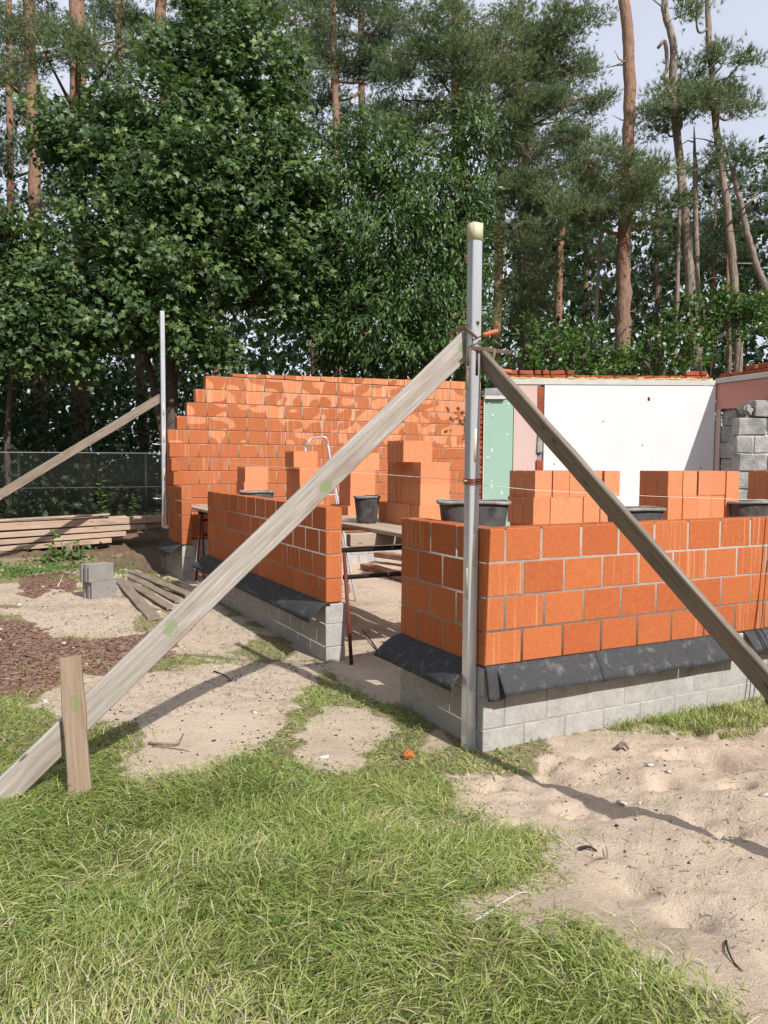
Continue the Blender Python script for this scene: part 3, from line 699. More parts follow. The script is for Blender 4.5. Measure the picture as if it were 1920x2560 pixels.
fclamp('lower screw clamp with worn orange handle hanging right of the near post', at(1174, 868, D0-.02), at(1278, 882, D0+.04), at(1170, 915, D0-.02), at(1237, 872, D0+.02), at(1228, 922, D0+.03), at(1236, 924, D0+.03), at(1280, 931, D0+.06))

# mason's lines and their clip
e = thing('line_clip', (-.048, .112, 1.33), 'red plastic line clip round the near post', 'clip')
boxes('band', [((0, -.043, 0), (.092, .006, .012)), ((0, .043, 0), (.092, .006, .012)), ((-.043, 0, 0), (.006, .080, .012)), ((.043, 0, 0), (.006, .080, .012))], MREDPL, e)
boxes('band', [((0, -.044, .016), (.094, .008, .008)), ((-.044, 0, .016), (.008, .080, .008)), ((0, -.044, -.016), (.094, .008, .008)), ((-.044, 0, -.016), (.008, .080, .008))], MREDPL, e)
tubes('knob', [([(-.05, -.01, .004), (-.075, -.01, .004)], [.008, .006])], MFOAM, e, 7)
zl = ony(1278, 1223, .0)[2]; zr = ony(1905, 1251, .0)[2]
sg = -.008; PP = [(-.048, .072, 1.312), (.4, sg, ony(1330, 1225, sg)[2]), (1.6, sg, ony(1656, 1240, sg)[2]), (3.0, sg, zr), (RX, sg, zr-.05)]
tag(tubes('mason_line', [(PP, .0018)], MSTRING, None, 4), "taut mason's line running right above the sunlit wall", 'string', "mason's lines")
PP = [(-.05, .15, 1.335), (-.02, 4.0, 1.39), (-.02, 10.26, 1.50)]
tag(tubes('mason_line', [(PP, .0022)], MSTRING, None, 4), "taut mason's line running back from the near post to the far post", 'string', "mason's lines")

# rods at the right edge
for k, (x0, z0, x1, z1) in enumerate(((2.66, -.66, 2.80, 1.02), (2.72, -.64, 2.83, .74), (2.60, -.60, 2.745, .56))):
    dy = -.13-.03*k
    tubes('steel_rod', [([(x0+.20, dy-.03, z0), (x1+.22, dy+.02, z1+(.25 if k == 0 else 0))], .0075)], MREBAR, None, 6)
    o = bpy.context.scene.collection.objects[-1]
    tag(o, ['tallest rusty rod leaning on the sunlit wall at the right edge', 'middle rusty rod leaning on the sunlit wall at the right edge', 'shortest rusty rod leaning on the sunlit wall at the right edge'][k], 'rod', 'rusty rods at the right edge')

# ------------------------------------------------------------------ scaffold platform behind the walls
BW = .2
def board(x0, y0, x1, y1, z, wd=.22, th=.045, label='', mat=MBOARD, group='scaffold boards behind the walls', seed=0):
    o = plank('scaffold_board', (x0, y0, z-th/2), (x1, y1, z-th/2), wd, th, (0, 0, 1), mat, n=6, seed=seed); return tag(o, label, 'board', group)
ORDB = ('first', 'second', 'third', 'fourth', 'fifth')
Z1, Z2, Z3, Z4 = .675, .745, .625, .655
for k in range(5): board(.35, .62+.245*k, 4.9, .62+.245*k, Z1, label=ORDB[k]+' scaffold board from the front, behind the sunlit wall', seed=k)
for k in range(5): board(.72+.245*k, 2.25, .72+.245*k, 5.0, Z2, label=ORDB[k]+' scaffold board from the left in the near opening', seed=10+k)
for k in range(4): board(.42+.245*k, 4.55, .42+.245*k, 7.35, Z3-.0, label=ORDB[k]+' scaffold board from the left behind the shaded middle wall', seed=20+k)
for k in range(4): board(.28+.245*k, 7.42, .28+.245*k, 9.95, Z4, label=ORDB[k]+' scaffold board from the left bridging the far opening', seed=30+k)
def trestle(x0, x1, y, z, label):
    e = thing('scaffold_trestle', ((x0+x1)/2, y, -.62), label, 'trestle', 'steel trestles under the scaffold boards')
    cx = (x0+x1)/2; h = z+.62
    boxes('top_bar', [((0, 0, h-.03), (x1-x0+.12, .05, .05))], MSTEEL_DK, e)
    for zz in ((.62+.24,) if x1-x0 > 2 else (.62+.45, .62+.2)): boxes('cross_bar', [((0, 0, min(zz, h-.15)), (x1-x0, .035, .045))], MSTEEL_DK, e)
    for s in (-1, 1):
        for q in ((-1, 1) if x1-x0 < 2 else (-1,)):
            tubes('leg', [([(s*(x1-x0)/2, q*.02, h-.05), (s*((x1-x0)/2+.04), q*.30, -.02)], .02)], MSTEEL_RED, e, 8)
    return e
trestle(.24, 2.75, 2.95, .56, 'dark steel trestle with red legs standing in the near opening')
trestle(.30, 1.0, 6.2, Z3-.05, 'steel trestle hidden behind the shaded middle wall')
trestle(.25, 1.2, 8.75, Z4-.05, 'red steel trestle leg showing in the far opening')
trestle(.25, 1.2, 7.2, Z4-.05, 'steel trestle near the far end of the shaded middle wall')
o = plank('timber_beam', (.30, 2.95, Z2-.045-.068), (1.9, 2.95, Z2-.045-.068), .11, .132, (0, 0, 1), MBOARD, n=4); tag(o, 'square timber bearer end under the scaffold boards in the near opening', 'beam')
for k, x in enumerate((.6, 2.5, 4.3)):
    e = thing('scaffold_trestle', (x, 1.1, -.62), ('left', 'middle', 'right')[k]+' steel trestle carrying boards behind the sunlit wall', 'trestle', 'steel trestles under the scaffold boards')
    boxes('top_bar', [((0, 0, Z1+.62-.075), (.05, 1.3, .05))], MSTEEL_DK, e)
    for s in (-1, 1):
        for q in (-1, 1): tubes('leg', [([(q*.02, s*.55, Z1+.62-.08), (q*.3, s*.58, -.02)], .02)], MSTEEL_RED, e, 8)

# ------------------------------------------------------------------ hollow clay blocks in stacks
def hollow_block(lx, ly, h, axis):
    """clay block with tongue-and-groove ends; long side along lx or ly"""
    k = ('hb', round(lx, 3), round(ly, 3), axis)
    if k in _bc: return _bc[k]
    g = .005; n = 5; prof = []
    long_, short = lx, ly
    ts = np.linspace(-short/2, short/2, n+1)
    right = [];
    for i in range(n):
        d = 0 if i % 2 == 0 else -g
        right += [(long_/2+d, ts[i]), (long_/2+d, ts[i+1])]
    out_ = right+[(-a, -b) for a, b in right]
    bm = bmesh.new(); lo = [bm.verts.new((a, b, -h/2)) for a, b in out_]; hi = [bm.verts.new((a, b, h/2)) for a, b in out_]
    m_ = len(out_)
    for i in range(m_): bm.faces.new((lo[i], lo[(i+1) % m_], hi[(i+1) % m_], hi[i]))
    bm.faces.new(hi); bm.faces.new(lo[::-1])
    me = bpy.data.meshes.new('clay_block'); bm.to_mesh(me); bm.free(); me.materials.append(MBS); _bc[k] = me; return me
BL, BS, BH = .373, .188, .238
ORD = ('first', 'second', 'third', 'fourth', 'fifth')
def stack(front_left, zt, rows, axis, group, label, seed=0):
    """rows: list from top to bottom of (nx, ny, dx) ; front-left-top corner given, blocks extend +x and +y"""
    rs = random.Random(seed); x0, y0 = front_left
    lx, ly = (BL, BS) if axis == 'x' else (BS, BL)
    for r, (nx_, ny_, dx) in enumerate(rows):
        for i in range(nx_):
            for j in range(ny_):
                o = bpy.data.objects.new('clay_block', hollow_block(lx, ly, BH, axis)); col.objects.link(o)
                o.location = (x0+dx+(i+.5)*(lx+.011)+rs.uniform(-.004, .004), y0+(j+.5)*(ly+.008)+rs.uniform(-.010, .010), zt-(r+.5)*(BH+.001))
                o.rotation_euler = (0, 0, rs.uniform(-.02, .02))
                rowname = ('top course', 'second course', 'third course')[r] if len(rows) > 1 else 'loose top course'
                place = (ORD[i]+' from the left' if nx_ > 1 else '')+(ORD[j]+' from the front' if ny_ > 1 else '')
                tag(o, label+', '+rowname+', '+place, 'block', group)
def fl(u, d, zt): p = at(u, 1180, d); return p[0], p[1]
def tops(zp, n): return zp+n*(BH+.001)+.001
stack(fl(1339, 7.07, 0), tops(Z1, 3), [(5, 1, 0), (5, 1, -.03), (5, 1, 0)], 'y', 'left block stack behind the sunlit wall', 'orange clay block in stack beside the near post', 1)
stack(fl(1673, 7.62, 0), tops(Z1, 3), [(5, 1, 0), (5, 1, 0), (5, 1, 0)], 'y', 'right block stack behind the sunlit wall', 'orange clay block in stack between two tubs', 2)
stack((4.22, .78), tops(Z1, 3), [(2, 1, 0), (2, 1, 0), (2, 1, 0)], 'y', 'block stack at the right edge', 'orange clay block in stack at right edge', 3)
xa, ya = fl(1016, 8.9, 0); xb, yb = fl(1051, 8.75, 0)
stack((xb, yb), tops(Z2, 3), [(1, 4, 0), (1, 4, 0), (1, 5, -.02)], 'x', 'tallest block stack by the near opening', 'orange clay block in tallest stack', 4)
stack((xb-.13, yb+.16), tops(Z2, 4), [(1, 2, 0)], 'x', 'tallest block stack by the near opening', 'orange clay block on tallest stack', 5)
xb, yb = fl(876, 10.7, 0)
stack((xb, yb), tops(Z3, 3), [(1, 2, 0), (1, 2, 0), (1, 3, -.04)], 'x', 'block stack behind the pale brace', 'orange clay block in stack behind pale brace', 6)
stack((xb+.06, yb+.02), tops(Z3, 4), [(2, 1, 0)], 'y', 'block stack behind the pale brace', 'orange clay block on stack behind pale brace', 7)
xb, yb = fl(750, 11.6, 0)
stack((xb, yb), tops(Z4, 3), [(1, 3, 0), (1, 3, 0), (1, 3, 0)], 'x', 'block stack left of the pale brace', 'orange clay block in stack under ladder hoop', 8)
stack((xb-.06, yb+.1), tops(Z4, 4)-.001, [(1, 2, 0)], 'x', 'block stack left of the pale brace', 'orange clay block on stack under ladder hoop', 9)
xb, yb = fl(612, 12.25, 0)
stack((xb, yb), tops(Z4, 3), [(1, 2, 0), (1, 2, -.02), (1, 2, 0)], 'x', 'farthest block stack', 'orange clay block in farthest stack', 10)
# hollow bricks lying in front, cells showing
p = at(795, 1245, 9.3)
for k in range(3):
    e = thing('hollow_brick', (p[0]+.02*(k % 2), p[1], Z3+.065*k), 'thin red hollow brick with open slots under the pale brace, %s' % ('lowest', 'middle', 'top')[k], 'brick', 'small pile of hollow bricks')
    W_, D_, H_ = .24, .12, .06
    lst = [((0, 0, .006), (W_, D_, .010)), ((0, 0, H_-.006), (W_, D_, .010))]
    for i in range(5): lst.append(((-W_/2+.006+i*(W_-.012)/4, 0, H_/2), (.010, D_, H_-.022)))
    boxes('shell', lst, MB, e); e.rotation_euler = (0, 0, .15*k-.2)

# ------------------------------------------------------------------ mortar tubs
def tub(loc, rx, ry, h, label, squ=2.0, rot=0., taper=.78, stretch=None):
    e = thing('mortar_tub', loc, label, 'tub', 'black mortar tubs'); e.rotation_euler = (0, 0, rot)
    n = 40; a = np.linspace(0, 2*np.pi, n, endpoint=False); c, s = np.cos(a), np.sin(a)
    ex = 2/squ; bx = np.sign(c)*np.abs(c)**ex; by = np.sign(s)*np.abs(s)**ex
    rings = [(.0, 0), (taper-.06, .0), (taper, .012), (taper+(1-taper)*.5, h*.5), (.985, h-.03), (.985, h-.005), (.955, h-.005), (taper-.02, .03), (0, .028)]
    V, F = [], []
    for r_, z in rings: V += [(rx*r_*x, ry*r_*y, z) for x, y in zip(bx, by)]
    for i in range(len(rings)-1):
        for j in range(n): F.append((i*n+j, i*n+(j+1) % n, (i+1)*n+(j+1) % n, (i+1)*n+j))
    link('body', npmesh('body', V, F, MTUB, smooth=True), e)
    V, F = [], []; rr = [(.98, h-.028), (1.06, h-.026), (1.07, h-.012), (1.05, h), (.97, h+.002), (.955, h-.01)]
    for r_, z in rr: V += [(rx*r_*x, ry*r_*y, z+.004*math.sin(3*q)) for q, (x, y) in zip(a, zip(bx, by))]
    for i in range(len(rr)-1):
        for j in range(n): F.append((i*n+j, i*n+(j+1) % n, (i+1)*n+(j+1) % n, (i+1)*n+j))
    link('rim', npmesh('rim', V, F, MTUBRIM, smooth=True), e)
    P = [(rx*.84*x, ry*.84*y, h*.55+.01*math.sin(5*q)) for q, (x, y) in zip(a, zip(bx, by))]+[(0, 0, h*.62)]
    link('mortar', npmesh('mortar', P, [(j, (j+1) % n, n, n) for j in range(0)] or np.array([[j, (j+1) % n, n] for j in range(n)]), MMORT, smooth=True), e)
    return e
p = at(1184, 1245, 6.55); tub((p[0], p[1], Z1), .285, .20, .48, 'large black oblong mortar tub right behind the near post', 3.2, math.radians(-27))
p = at(921, 1250, 9.35); tub((p[0]-.02, p[1], Z2), .15, .15, .32, 'round black bucket between two block stacks above the near opening', 2.0)
p = at(643, 1225, 11.2); tub((p[0], p[1], Z3), .235, .2, .42, 'round black tub with white mortar-caked rim above the shaded wall', 2.2)
p = at(1588, 1265, 7.1); tub((p[0], p[1], Z1), .235, .2, .40, 'black tub with mortar-caked rim between the two right block stacks', 3.0, math.radians(-15))
p = at(1880, 1252, 8.1); tub((p[0], p[1], Z1), .28, .22, .42, 'black tub with pale rim at the right edge behind the wall', 3.0, math.radians(-20))

# step ladder inside
e = thing('step_ladder', (1.75, 6.55, -.62), 'aluminium step ladder whose hoop rises above the block stacks', 'ladder')
A, B = at(766, 1150, 12.1), at(826, 1150, 12.1); T1, T2 = at(770, 1100, 12.1), at(820, 1097, 12.1)
o = np.array(e.location); f1 = at(822, 1470, 11.6)-o; f2 = at(890, 1492, 11.9)-o
f1[2] = f2[2] = .0; hoop = spline([f1, (A-o)*1., T1-o+np.array([0, 0, -.06]), T1-o+np.array([.06, 0, .02]), (T1+T2)/2-o+np.array([0, 0, .025]), T2-o+np.array([-.05, 0, .02]), T2-o+np.array([.0, 0, -.06]), (B-o), f2], 5)
tubes('hoop_rail', [(hoop, .017)], MALU, e, 8)
for k in range(1, 7):
    t_ = k/8; a_ = np.array(f1)*(1-t_)+(A-o)*t_; b_ = np.array(f2)*(1-t_)+(B-o)*t_
    tubes('rung', [([a_, b_], .013)], MALU, e, 6)
back = np.array([.25, .75, 0])
for q in (f1, f2): tubes('back_leg', [([np.array(q)+back, ((A if q is f1 else B)-o)*.98], .014)], MALU, e, 6)

# beams lying on the floor inside, seen through the near opening
for k, (u0, v0, u1, v1, zz, lb) in enumerate(((915, 1400, 1080, 1452, .06, 'reddish beam lying lowest on the sand inside the near opening'), (945, 1384, 1120, 1412, .17, 'reddish beam lying on top of another inside the near opening'))):
    a_, b_ = onz(u0, v0+20, -.60), onz(u1, v1+18, -.60)
    o = plank('timber_beam', (a_[0], a_[1], -.62+zz), (b_[0], b_[1], -.62+zz), .24, .10, (0, 0, 1), MBEAM, n=5); tag(o, lb, 'beam', 'beams on the floor inside')
a_ = onz(935, 1427, -.60); o = link('brick_fragment', bevbox(.12, .11, .12, MB, .014, 1, .01, 'frag')); o.location = (a_[0], a_[1], gz(a_[0], a_[1])+.05); o.rotation_euler = (.1, .2, .5); tag(o, 'broken brick piece beside the beams on the inside floor', 'brick')
a_ = gpt(1022, 1898); o = link('brick_fragment', bevbox(.10, .06, .05, MB, .012, 1, .012, 'frag2')); o.location = (a_[0], a_[1], a_[2]+.03); o.rotation_euler = (.3, .5, .4); tag(o, 'small red brick chip lying in the grass before the corner', 'brick')

# ------------------------------------------------------------------ loose items on the left
def groove_block(loc, rot, label):
    e = bpy.data.objects.new('concrete_block', None); col.objects.link(e); e.location = loc; e.rotation_euler = (0, 0, rot); tag(e, label, 'block', 'loose concrete blocks on the sand')
    lx, ly, h = .38, .25, .24; g = .022; pr = [(-lx/2, -ly/2), (lx/2, -ly/2), (lx/2, ly/2), (-lx/2, ly/2), (-lx/2, .07), (-lx/2+g, .06), (-lx/2+g, .01), (-lx/2, 0), (-lx/2, -.05), (-lx/2+g, -.06), (-lx/2+g, -.10), (-lx/2, -.105)]
    bm = bmesh.new(); lo = [bm.verts.new((a, b, 0)) for a, b in pr]; hi = [bm.verts.new((a, b, h)) for a, b in pr]; m_ = len(pr)
    for i in range(m_): bm.faces.new((lo[i], lo[(i+1) % m_], hi[(i+1) % m_], hi[i]))
    bm.faces.new(hi); bm.faces.new(lo[::-1]); bmesh.ops.bevel(bm, geom=[e_ for e_ in bm.edges], offset=.004, segments=1, affect='EDGES')
    me = bpy.data.meshes.new('block_body'); bm.to_mesh(me); bm.free(); me.materials.append(MCON2); link('block_body', me, e); return e
p = gpt(262, 1494); rot = .38
groove_block((p[0]-.05, p[1]+.12, p[2]-.01), rot, 'lower of two stacked grey grooved concrete blocks on the left')
groove_block((p[0]-.085, p[1]+.12, p[2]+.232), rot, 'upper of two stacked grey grooved concrete blocks on the left')
for k, (u0, v0, u1, v1, zz, wd) in enumerate(((296, 1452, 385, 1552, .03, .15), (318, 1462, 425, 1528, .05, .10), (325, 1448, 445, 1510, .05, .10), (330, 1442, 470, 1500, .09, .10))):
    a_, b_ = gpt(u0, v0), gpt(u1, v1)
    o = plank('old_plank', (a_[0], a_[1], a_[2]+zz), (b_[0], b_[1], b_[2]+zz), wd, .04, (-.35 if k else -.1, -.2, 1), MPLANK_D, n=8, seed=k)
    tag(o, ['widest dark old plank on the ground, nearest in the bundle beside the concrete blocks', 'second dark old plank from the front in the bundle beside the concrete blocks', 'third dark old plank from the front in the bundle beside the concrete blocks', 'rearmost dark old plank in the bundle beside the concrete blocks'][k], 'plank', 'bundle of old planks on the ground')
# timber pile before the fence
pile = [(-7.5, 11.95, -.43, -.75, 11.98, -.15, .16, .085), (-7.5, 12.25, -.40, -.5, 12.2, -.08, .18, .12), (-7.5, 12.06, -.285, -.45, 12.12, -.03, .15, .095), (-7.5, 12.32, -.22, -.2, 12.25, .02, .15, .12),
        (-7.5, 12.02, -.125, -.05, 12.16, .10, .16, .10), (-7.5, 12.35, -.05, .3, 12.3, .13, .16, .14), (-7.5, 12.12, .06, .6, 12.22, .255, .17, .14), (-7.0, 12.40, .12, -.4, 12.30, .29, .2, .05), (-6.6, 12.3, .165, -.75, 12.12, .365, .16, .035)]
for k, (x0, y0, z0, x1, y1, z1, wd, th) in enumerate(pile):
    o = plank('timber_board', (x0, y0, z0), (x1, y1, z1), wd, th, (0, 0, 1), MTIMB, n=10, seed=k, wane=.008)
    tag(o, 'pale sawn %s in the pile along the fence, %s' % ('board' if th < .06 else 'beam', ['lowest at the front', 'lowest at the rear', 'second layer front', 'second layer rear', 'third layer front', 'third layer rear', 'thick uppermost beam', 'flat board at the rear top', 'thin topmost board'][k]), 'timber', 'timber pile before the fence')

# ------------------------------------------------------------------ leaf scatter
def unit(v): return v/(np.linalg.norm(v, axis=-1, keepdims=True)+1e-9)
def scatter(tv, tf, pos, D, Nn, sc, attr):
    n = len(pos); D = unit(D); Nn = unit(Nn-(Nn*D).sum(1, keepdims=True)*D); Yv = np.cross(Nn, D)
    sc = np.broadcast_to(sc, (n,))[:, None, None]
    V = pos[:, None, :] + sc*(tv[None, :, 0:1]*D[:, None, :] + tv[None, :, 1:2]*Yv[:, None, :] + tv[None, :, 2:3]*Nn[:, None, :])
    F = tf[None]+np.arange(n)[:, None, None]*len(tv)
    return V.reshape(-1, 3), F.reshape(-1, tf.shape[1]), np.repeat(attr, len(tv))
_half = [(-.06, .30), (.20, .22), (.30, .60), (.50, .24)]
_ol = [(0, 0)]+_half+[(1, 0)]+[(a, -b) for a, b in _half[::-1]]
MAPLE_V = np.array([(.32, 0, .05)]+[(a, b, -.10*abs(b)-.12*a*a) for a, b in _ol]); _n = len(_ol)
MAPLE_F = np.array([(0, 1+i, 1+(i+1) % _n) for i in range(_n)])
LANCE_V = np.array([(0, 0, 0), (.30, .15, .03), (.30, -.15, .03), (.68, .11, -.03), (.68, -.11, -.03), (1, 0, -.14)]); LANCE_F = np.array([(0, 2, 1), (1, 2, 4), (1, 4, 3), (3, 4, 5)])
OVAL_V = np.array([(0, 0, 0), (.3, .26, .04), (.3, -.26, .04), (.72, .22, .02), (.72, -.22, .02), (1, 0, -.06)]); OVAL_F = LANCE_F
_r = np.random.default_rng(11); _nv, _nf = [], []
for i in range(9):
    th = _r.uniform(.15, 1.35); ph = i*2.4+_r.uniform(-.4, .4); l = _r.uniform(.75, 1.0)
    d = np.array([math.cos(th), math.sin(th)*math.cos(ph), math.sin(th)*math.sin(ph)]); s = unit(np.cross(d, _r.normal(size=3)))*.056
    b0 = np.array([_r.uniform(-.35, .25), 0, 0]); _nv += [b0-s, b0+s, b0+d*l]; _nf.append((3*i, 3*i+1, 3*i+2))
TUFT_V, TUFT_F = np.array(_nv), np.array(_nf)
def ell(n, rg, shell=.5):
    d = unit(rg.normal(size=(n, 3))); r = (shell**3+(1-shell**3)*rg.random(n))**(1/3); return d, d*r[:, None]
CAMR, CAMU, CAMF = CR, np.array([0, 0, 1.]), np.array([CF[0], CF[1], 0])/math.hypot(CF[0], CF[1])
def lobe(u, v, rx, ry, depth, dz=1.): return at(u, v, depth), np.array([rx*depth/FPX, ry*depth/FPX, rx*depth/FPX*dz])
def world(off): return off[:, 0:1]*CAMR+off[:, 1:2]*CAMU+off[:, 2:3]*CAMF
def broadleaf(lobes, per_m2, leaf, tv, tf, rg, droop=.25, kk=16, spread=.30, tilt=.55):
    Ps, Ds, Ns, At, tw = [], [], [], [], []
    for (c, R) in lobes:
        n = max(8, int(per_m2*4*np.pi*(R[0]*R[1]))); d, off = ell(n, rg, .5); off *= 1+.28*np.sin(d[:, :1]*5+R[0]*9)*np.cos(d[:, 1:2]*6+R[1]*7)
        cen = c+world(off*R); outd = world(d)
        for k in range(n):
            m_ = kk+rg.integers(-4, 5); ax = unit(outd[k]*.9+np.array([0, 0, -droop])+rg.normal(size=3)*.25)
            t_ = rg.random(m_)**.8; p = cen[k]+ax*(t_[:, None]*spread*2-spread)+rg.normal(size=(m_, 3))*spread*.34
            dd = ax+rg.normal(size=(m_, 3))*.75+np.array([0, 0, -droop]); nn = np.array([0, 0, 1.])*tilt+outd[k]*.45+rg.normal(size=(m_, 3))*.38+np.array([.05, -.35, .1])
            Ps.append(p); Ds.append(dd); Ns.append(nn); At.append(np.clip(rg.normal(.40, .15, m_)+rg.normal(0, .17), 0, 1)); tw.append((cen[k]-ax*spread, cen[k]+ax*spread*.8))
    P = np.vstack(Ps); s = leaf*rg.uniform(.65, 1.2, len(P))
    return scatter(tv, tf, P, np.vstack(Ds), np.vstack(Ns), s, np.concatenate(At)), tw
def ground_at(u, v, depth):
    p = at(u, v, depth); p[2] = float(zbase(np.array([p[0]]), np.array([p[1]]))[0])-.1; return p
def tree_broad(label, base, stems, lobes, mleaf, mbark, dens, leaf, tv, tf, seed, name='broadleaf_tree', **kw):
    rg = np.random.default_rng(seed); e = thing(name, base, label, 'tree'); o = np.array(base)
    (V, F, A), tw = broadleaf(lobes, dens, leaf, tv, tf, rg, **kw)
    link('crown', npmesh('crown', V-o, F, mleaf, attr=A), e)
    for P, R in stems:
        P = spline(P, 6); trk = tubes('trunk', [(P-o, np.linspace(R[0], R[1], len(P)))], mbark, e, 9, rough=.06, seed=seed)
    lst = []
    S_ = np.vstack([spline(P, 6) for P, R in stems])
    for c, R in lobes:
        q = S_[np.argmin(((S_-(c-np.array([0, 0, R[1]*.7])))**2).sum(1))]; mid = (q+c)/2+np.array([0, 0, .2])
        tubes('branch', [(spline([q-o, mid-o, c-o], 4), np.linspace(.05, .015, 9))], mbark, trk, 5)
    for a_, b_ in tw[::5]: lst.append((np.array([a_, (a_+b_)/2+[0, 0, .03], b_])-o, np.array([.008, .005, .003])))
    if lst: tag(tubes('twigs', lst, mbark, trk, 4), kind='stuff')
    return e
def px_tree(pts, depth):
    """trunk polyline from pixels (u, v, width px), listed top to bottom, carried down to the soil"""
    P = [at(u, v, depth) for u, v, w_ in pts]; R = [w_*depth/FPX/2 for u, v, w_ in pts]
    g = ground_at(pts[-1][0], pts[-1][1], depth)
    if P[-1][2] > g[2]+.1: P.append(g); R.append(R[-1]*1.12)
    return P, R
def pine(label, depth, pts, pads, mat=MPINE, mbark=MBARK, seed=0, stubs=0, dens=1., cut=False):
    rg = np.random.default_rng(seed); P, R = px_tree(pts, depth); base = P[-1]; o = np.array(base)
    if pts[0][1] > 150: R[0] *= .25
    e = thing('pine_tree', base, label, 'tree', 'pine trees behind the building plot')
    Q = spline(P, 7); RR = np.interp(np.linspace(0, 1, len(Q)), np.linspace(0, 1, len(R)), R)
    Q[1:-1, :2] += rg.normal(size=(len(Q)-2, 2))*RR[1:-1, None]*.10
    trk = tubes('trunk', [(Q-o, RR)], mbark, e, 12, rough=.05, seed=seed)
    lst = []
    for k in range(stubs):
        i = rg.integers(2, len(Q)-3); a_ = rg.uniform(0, 6.28); l = rg.uniform(.25, .8); d = np.array([math.cos(a_), math.sin(a_), rg.uniform(-.1, .45)])
        m_ = Q[i]+d*l*.5+rg.normal(size=3)*.04; tubes('dead_stub', [(np.array([Q[i], m_, Q[i]+d*l+rg.normal(size=3)*.06])-o, np.array([.022, .015, .006]))], mbark, trk, 5)
    Ps, Ds, As = [], [], []
    for pad in pads:
        u, v, rx, ry = pad[:4]; dd = depth+(pad[4] if len(pad) > 4 else rg.uniform(-.8, .8))
        c, Rr = lobe(u, v, rx, ry, dd, .8); q = Q[np.argmin(((Q-(c-np.array([0, 0, .3])))**2).sum(1))]
        mid = (q+c)/2+np.array([0, 0, -.15])+rg.normal(size=3)*.12; r0 = min(.07, .02+.02*np.linalg.norm(c-q))
        tubes('branch', [(spline([q-o, mid-o, c-o], 5), np.linspace(r0, .02, 11))], mbark, trk, 6)
        nsub = max(8, int(31*Rr[0]*Rr[1]*dens/.5)); nl = 6; ld, lo_ = ell(nl, rg, .45); lr = rg.uniform(.30, .58, nl); wl_ = rg.integers(0, nl, nsub)
        d, off = ell(nsub, rg, .5); off = lo_[wl_]*.85+off*lr[wl_][:, None]*np.array([1.15, .8, 1.]); cs = c+world(off*Rr)
        for k in range(nsub):
            m_ = rg.integers(15, 26); ax = unit(world(d[k:k+1])[0]*.7+np.array([0, 0, .5])+rg.normal(size=3)*.2)
            p = cs[k]+rg.normal(size=(m_, 3))*np.array([.15, .15, .085])
            Ps.append(p); Ds.append(ax+unit(p-cs[k])*.9+np.array([0, 0, .25])+rg.normal(size=(m_, 3))*.3); As.append(np.clip(rg.normal(.45, .17, m_)+rg.normal(0, .1), 0, 1))
            if k % 4 == 0: lst.append((np.array([c, (c+cs[k])/2+rg.normal(size=3)*.05, cs[k]])-o, np.array([.016, .011, .005])))
    if Ps:
        Pp = np.vstack(Ps); n = len(Pp)
        V, F, A = scatter(TUFT_V, TUFT_F, Pp, np.vstack(Ds), rg.normal(size=(n, 3)), rg.uniform(.10, .155, n), np.concatenate(As))
        link('crown', npmesh('crown', V-o, F, mat, attr=A), e)
    if lst: tag(tubes('twigs', lst, mbark, trk, 4), kind='stuff')
    return e

# ---- broadleaf trees
D1 = 18.5
lob = [lobe(*a) for a in ((560,60,120,90,D1),(640,170,140,100,D1),(480,150,110,80,D1),(430,290,190,110,D1),(610,320,170,110,D1),(700,420,120,100,D1-.5),(300,400,170,100,D1),(480,450,200,120,D1-.5),(180,330,120,60,D1),
     (640,540,170,100,D1-.3),(360,560,200,110,D1-.4),(780,560,90,80,D1),(250,690,190,90,D1-.3),(470,680,170,90,D1-.6),(690,680,150,80,D1-.3),(330,800,150,80,D1-.5),(470,830,90,70,D1-.8),(760,760,90,70,D1),(560,900,60,30,D1-.5))]
b0 = ground_at(430, 1280, D1)
tree_broad('big dark green maple left of centre reaching above the picture', b0, [([b0, at(430, 1000, D1), at(440, 700, D1), at(500, 350, D1), at(560, 60, D1)], (.17, .04)), ([b0+[.15, .1, 0], at(380, 950, D1), at(300, 650, D1), at(260, 400, D1)], (.10, .03))], lob, MMAPLE, MBARKD, 12, .148, MAPLE_V, MAPLE_F, 5, kk=15, name='maple_tree')
D2 = 17.5
lob = [lobe(*a) for a in ((40,590,90,70,D2),(120,780,150,80,D2),(40,740,90,90,D2),(-60,640,90,120,D2),(180,870,110,60,D2),(60,880,120,70,D2))]
b0 = ground_at(20, 1280, D2+1)
tree_broad('smaller maple at the left edge over the fence', b0, [([b0, at(20, 1050, D2+.5), at(50, 750, D2), at(20, 560, D2)], (.09, .02))], lob, MMAPLE, MBARKD, 11, .148, MAPLE_V, MAPLE_F, 6, kk=14, name='maple_tree')
D3 = 19
lob = [lobe(*a) for a in ((920,350,110,60,D3),(1170,290,60,40,D3-.3),(1010,420,150,80,D3),(1190,370,70,60,D3),(880,480,120,90,D3),(1080,510,150,80,D3),(960,600,190,90,D3-.4),(1180,500,60,60,D3),(1150,640,90,90,D3),(880,710,110,80,D3-.3),(1040,720,170,90,D3-.5),(940,820,160,80,D3-.4),(1120,820,130,80,D3-.3),(1040,890,200,50,D3),(860,880,90,50,D3))]
b0 = ground_at(1010, 1250, D3)
tree_broad('cherry tree with long drooping leaves behind the near post', b0, [([b0, at(1010, 1000, D3), at(1000, 700, D3), at(1020, 450, D3), at(1100, 300, D3)], (.13, .03)), ([b0+[.1, 0, 0], at(930, 850, D3), at(900, 500, D3)], (.08, .02))], lob, MCHER, MBARKD, 13, .17, LANCE_V, LANCE_F, 7, droop=.5, kk=17, tilt=.6, name='cherry_tree')
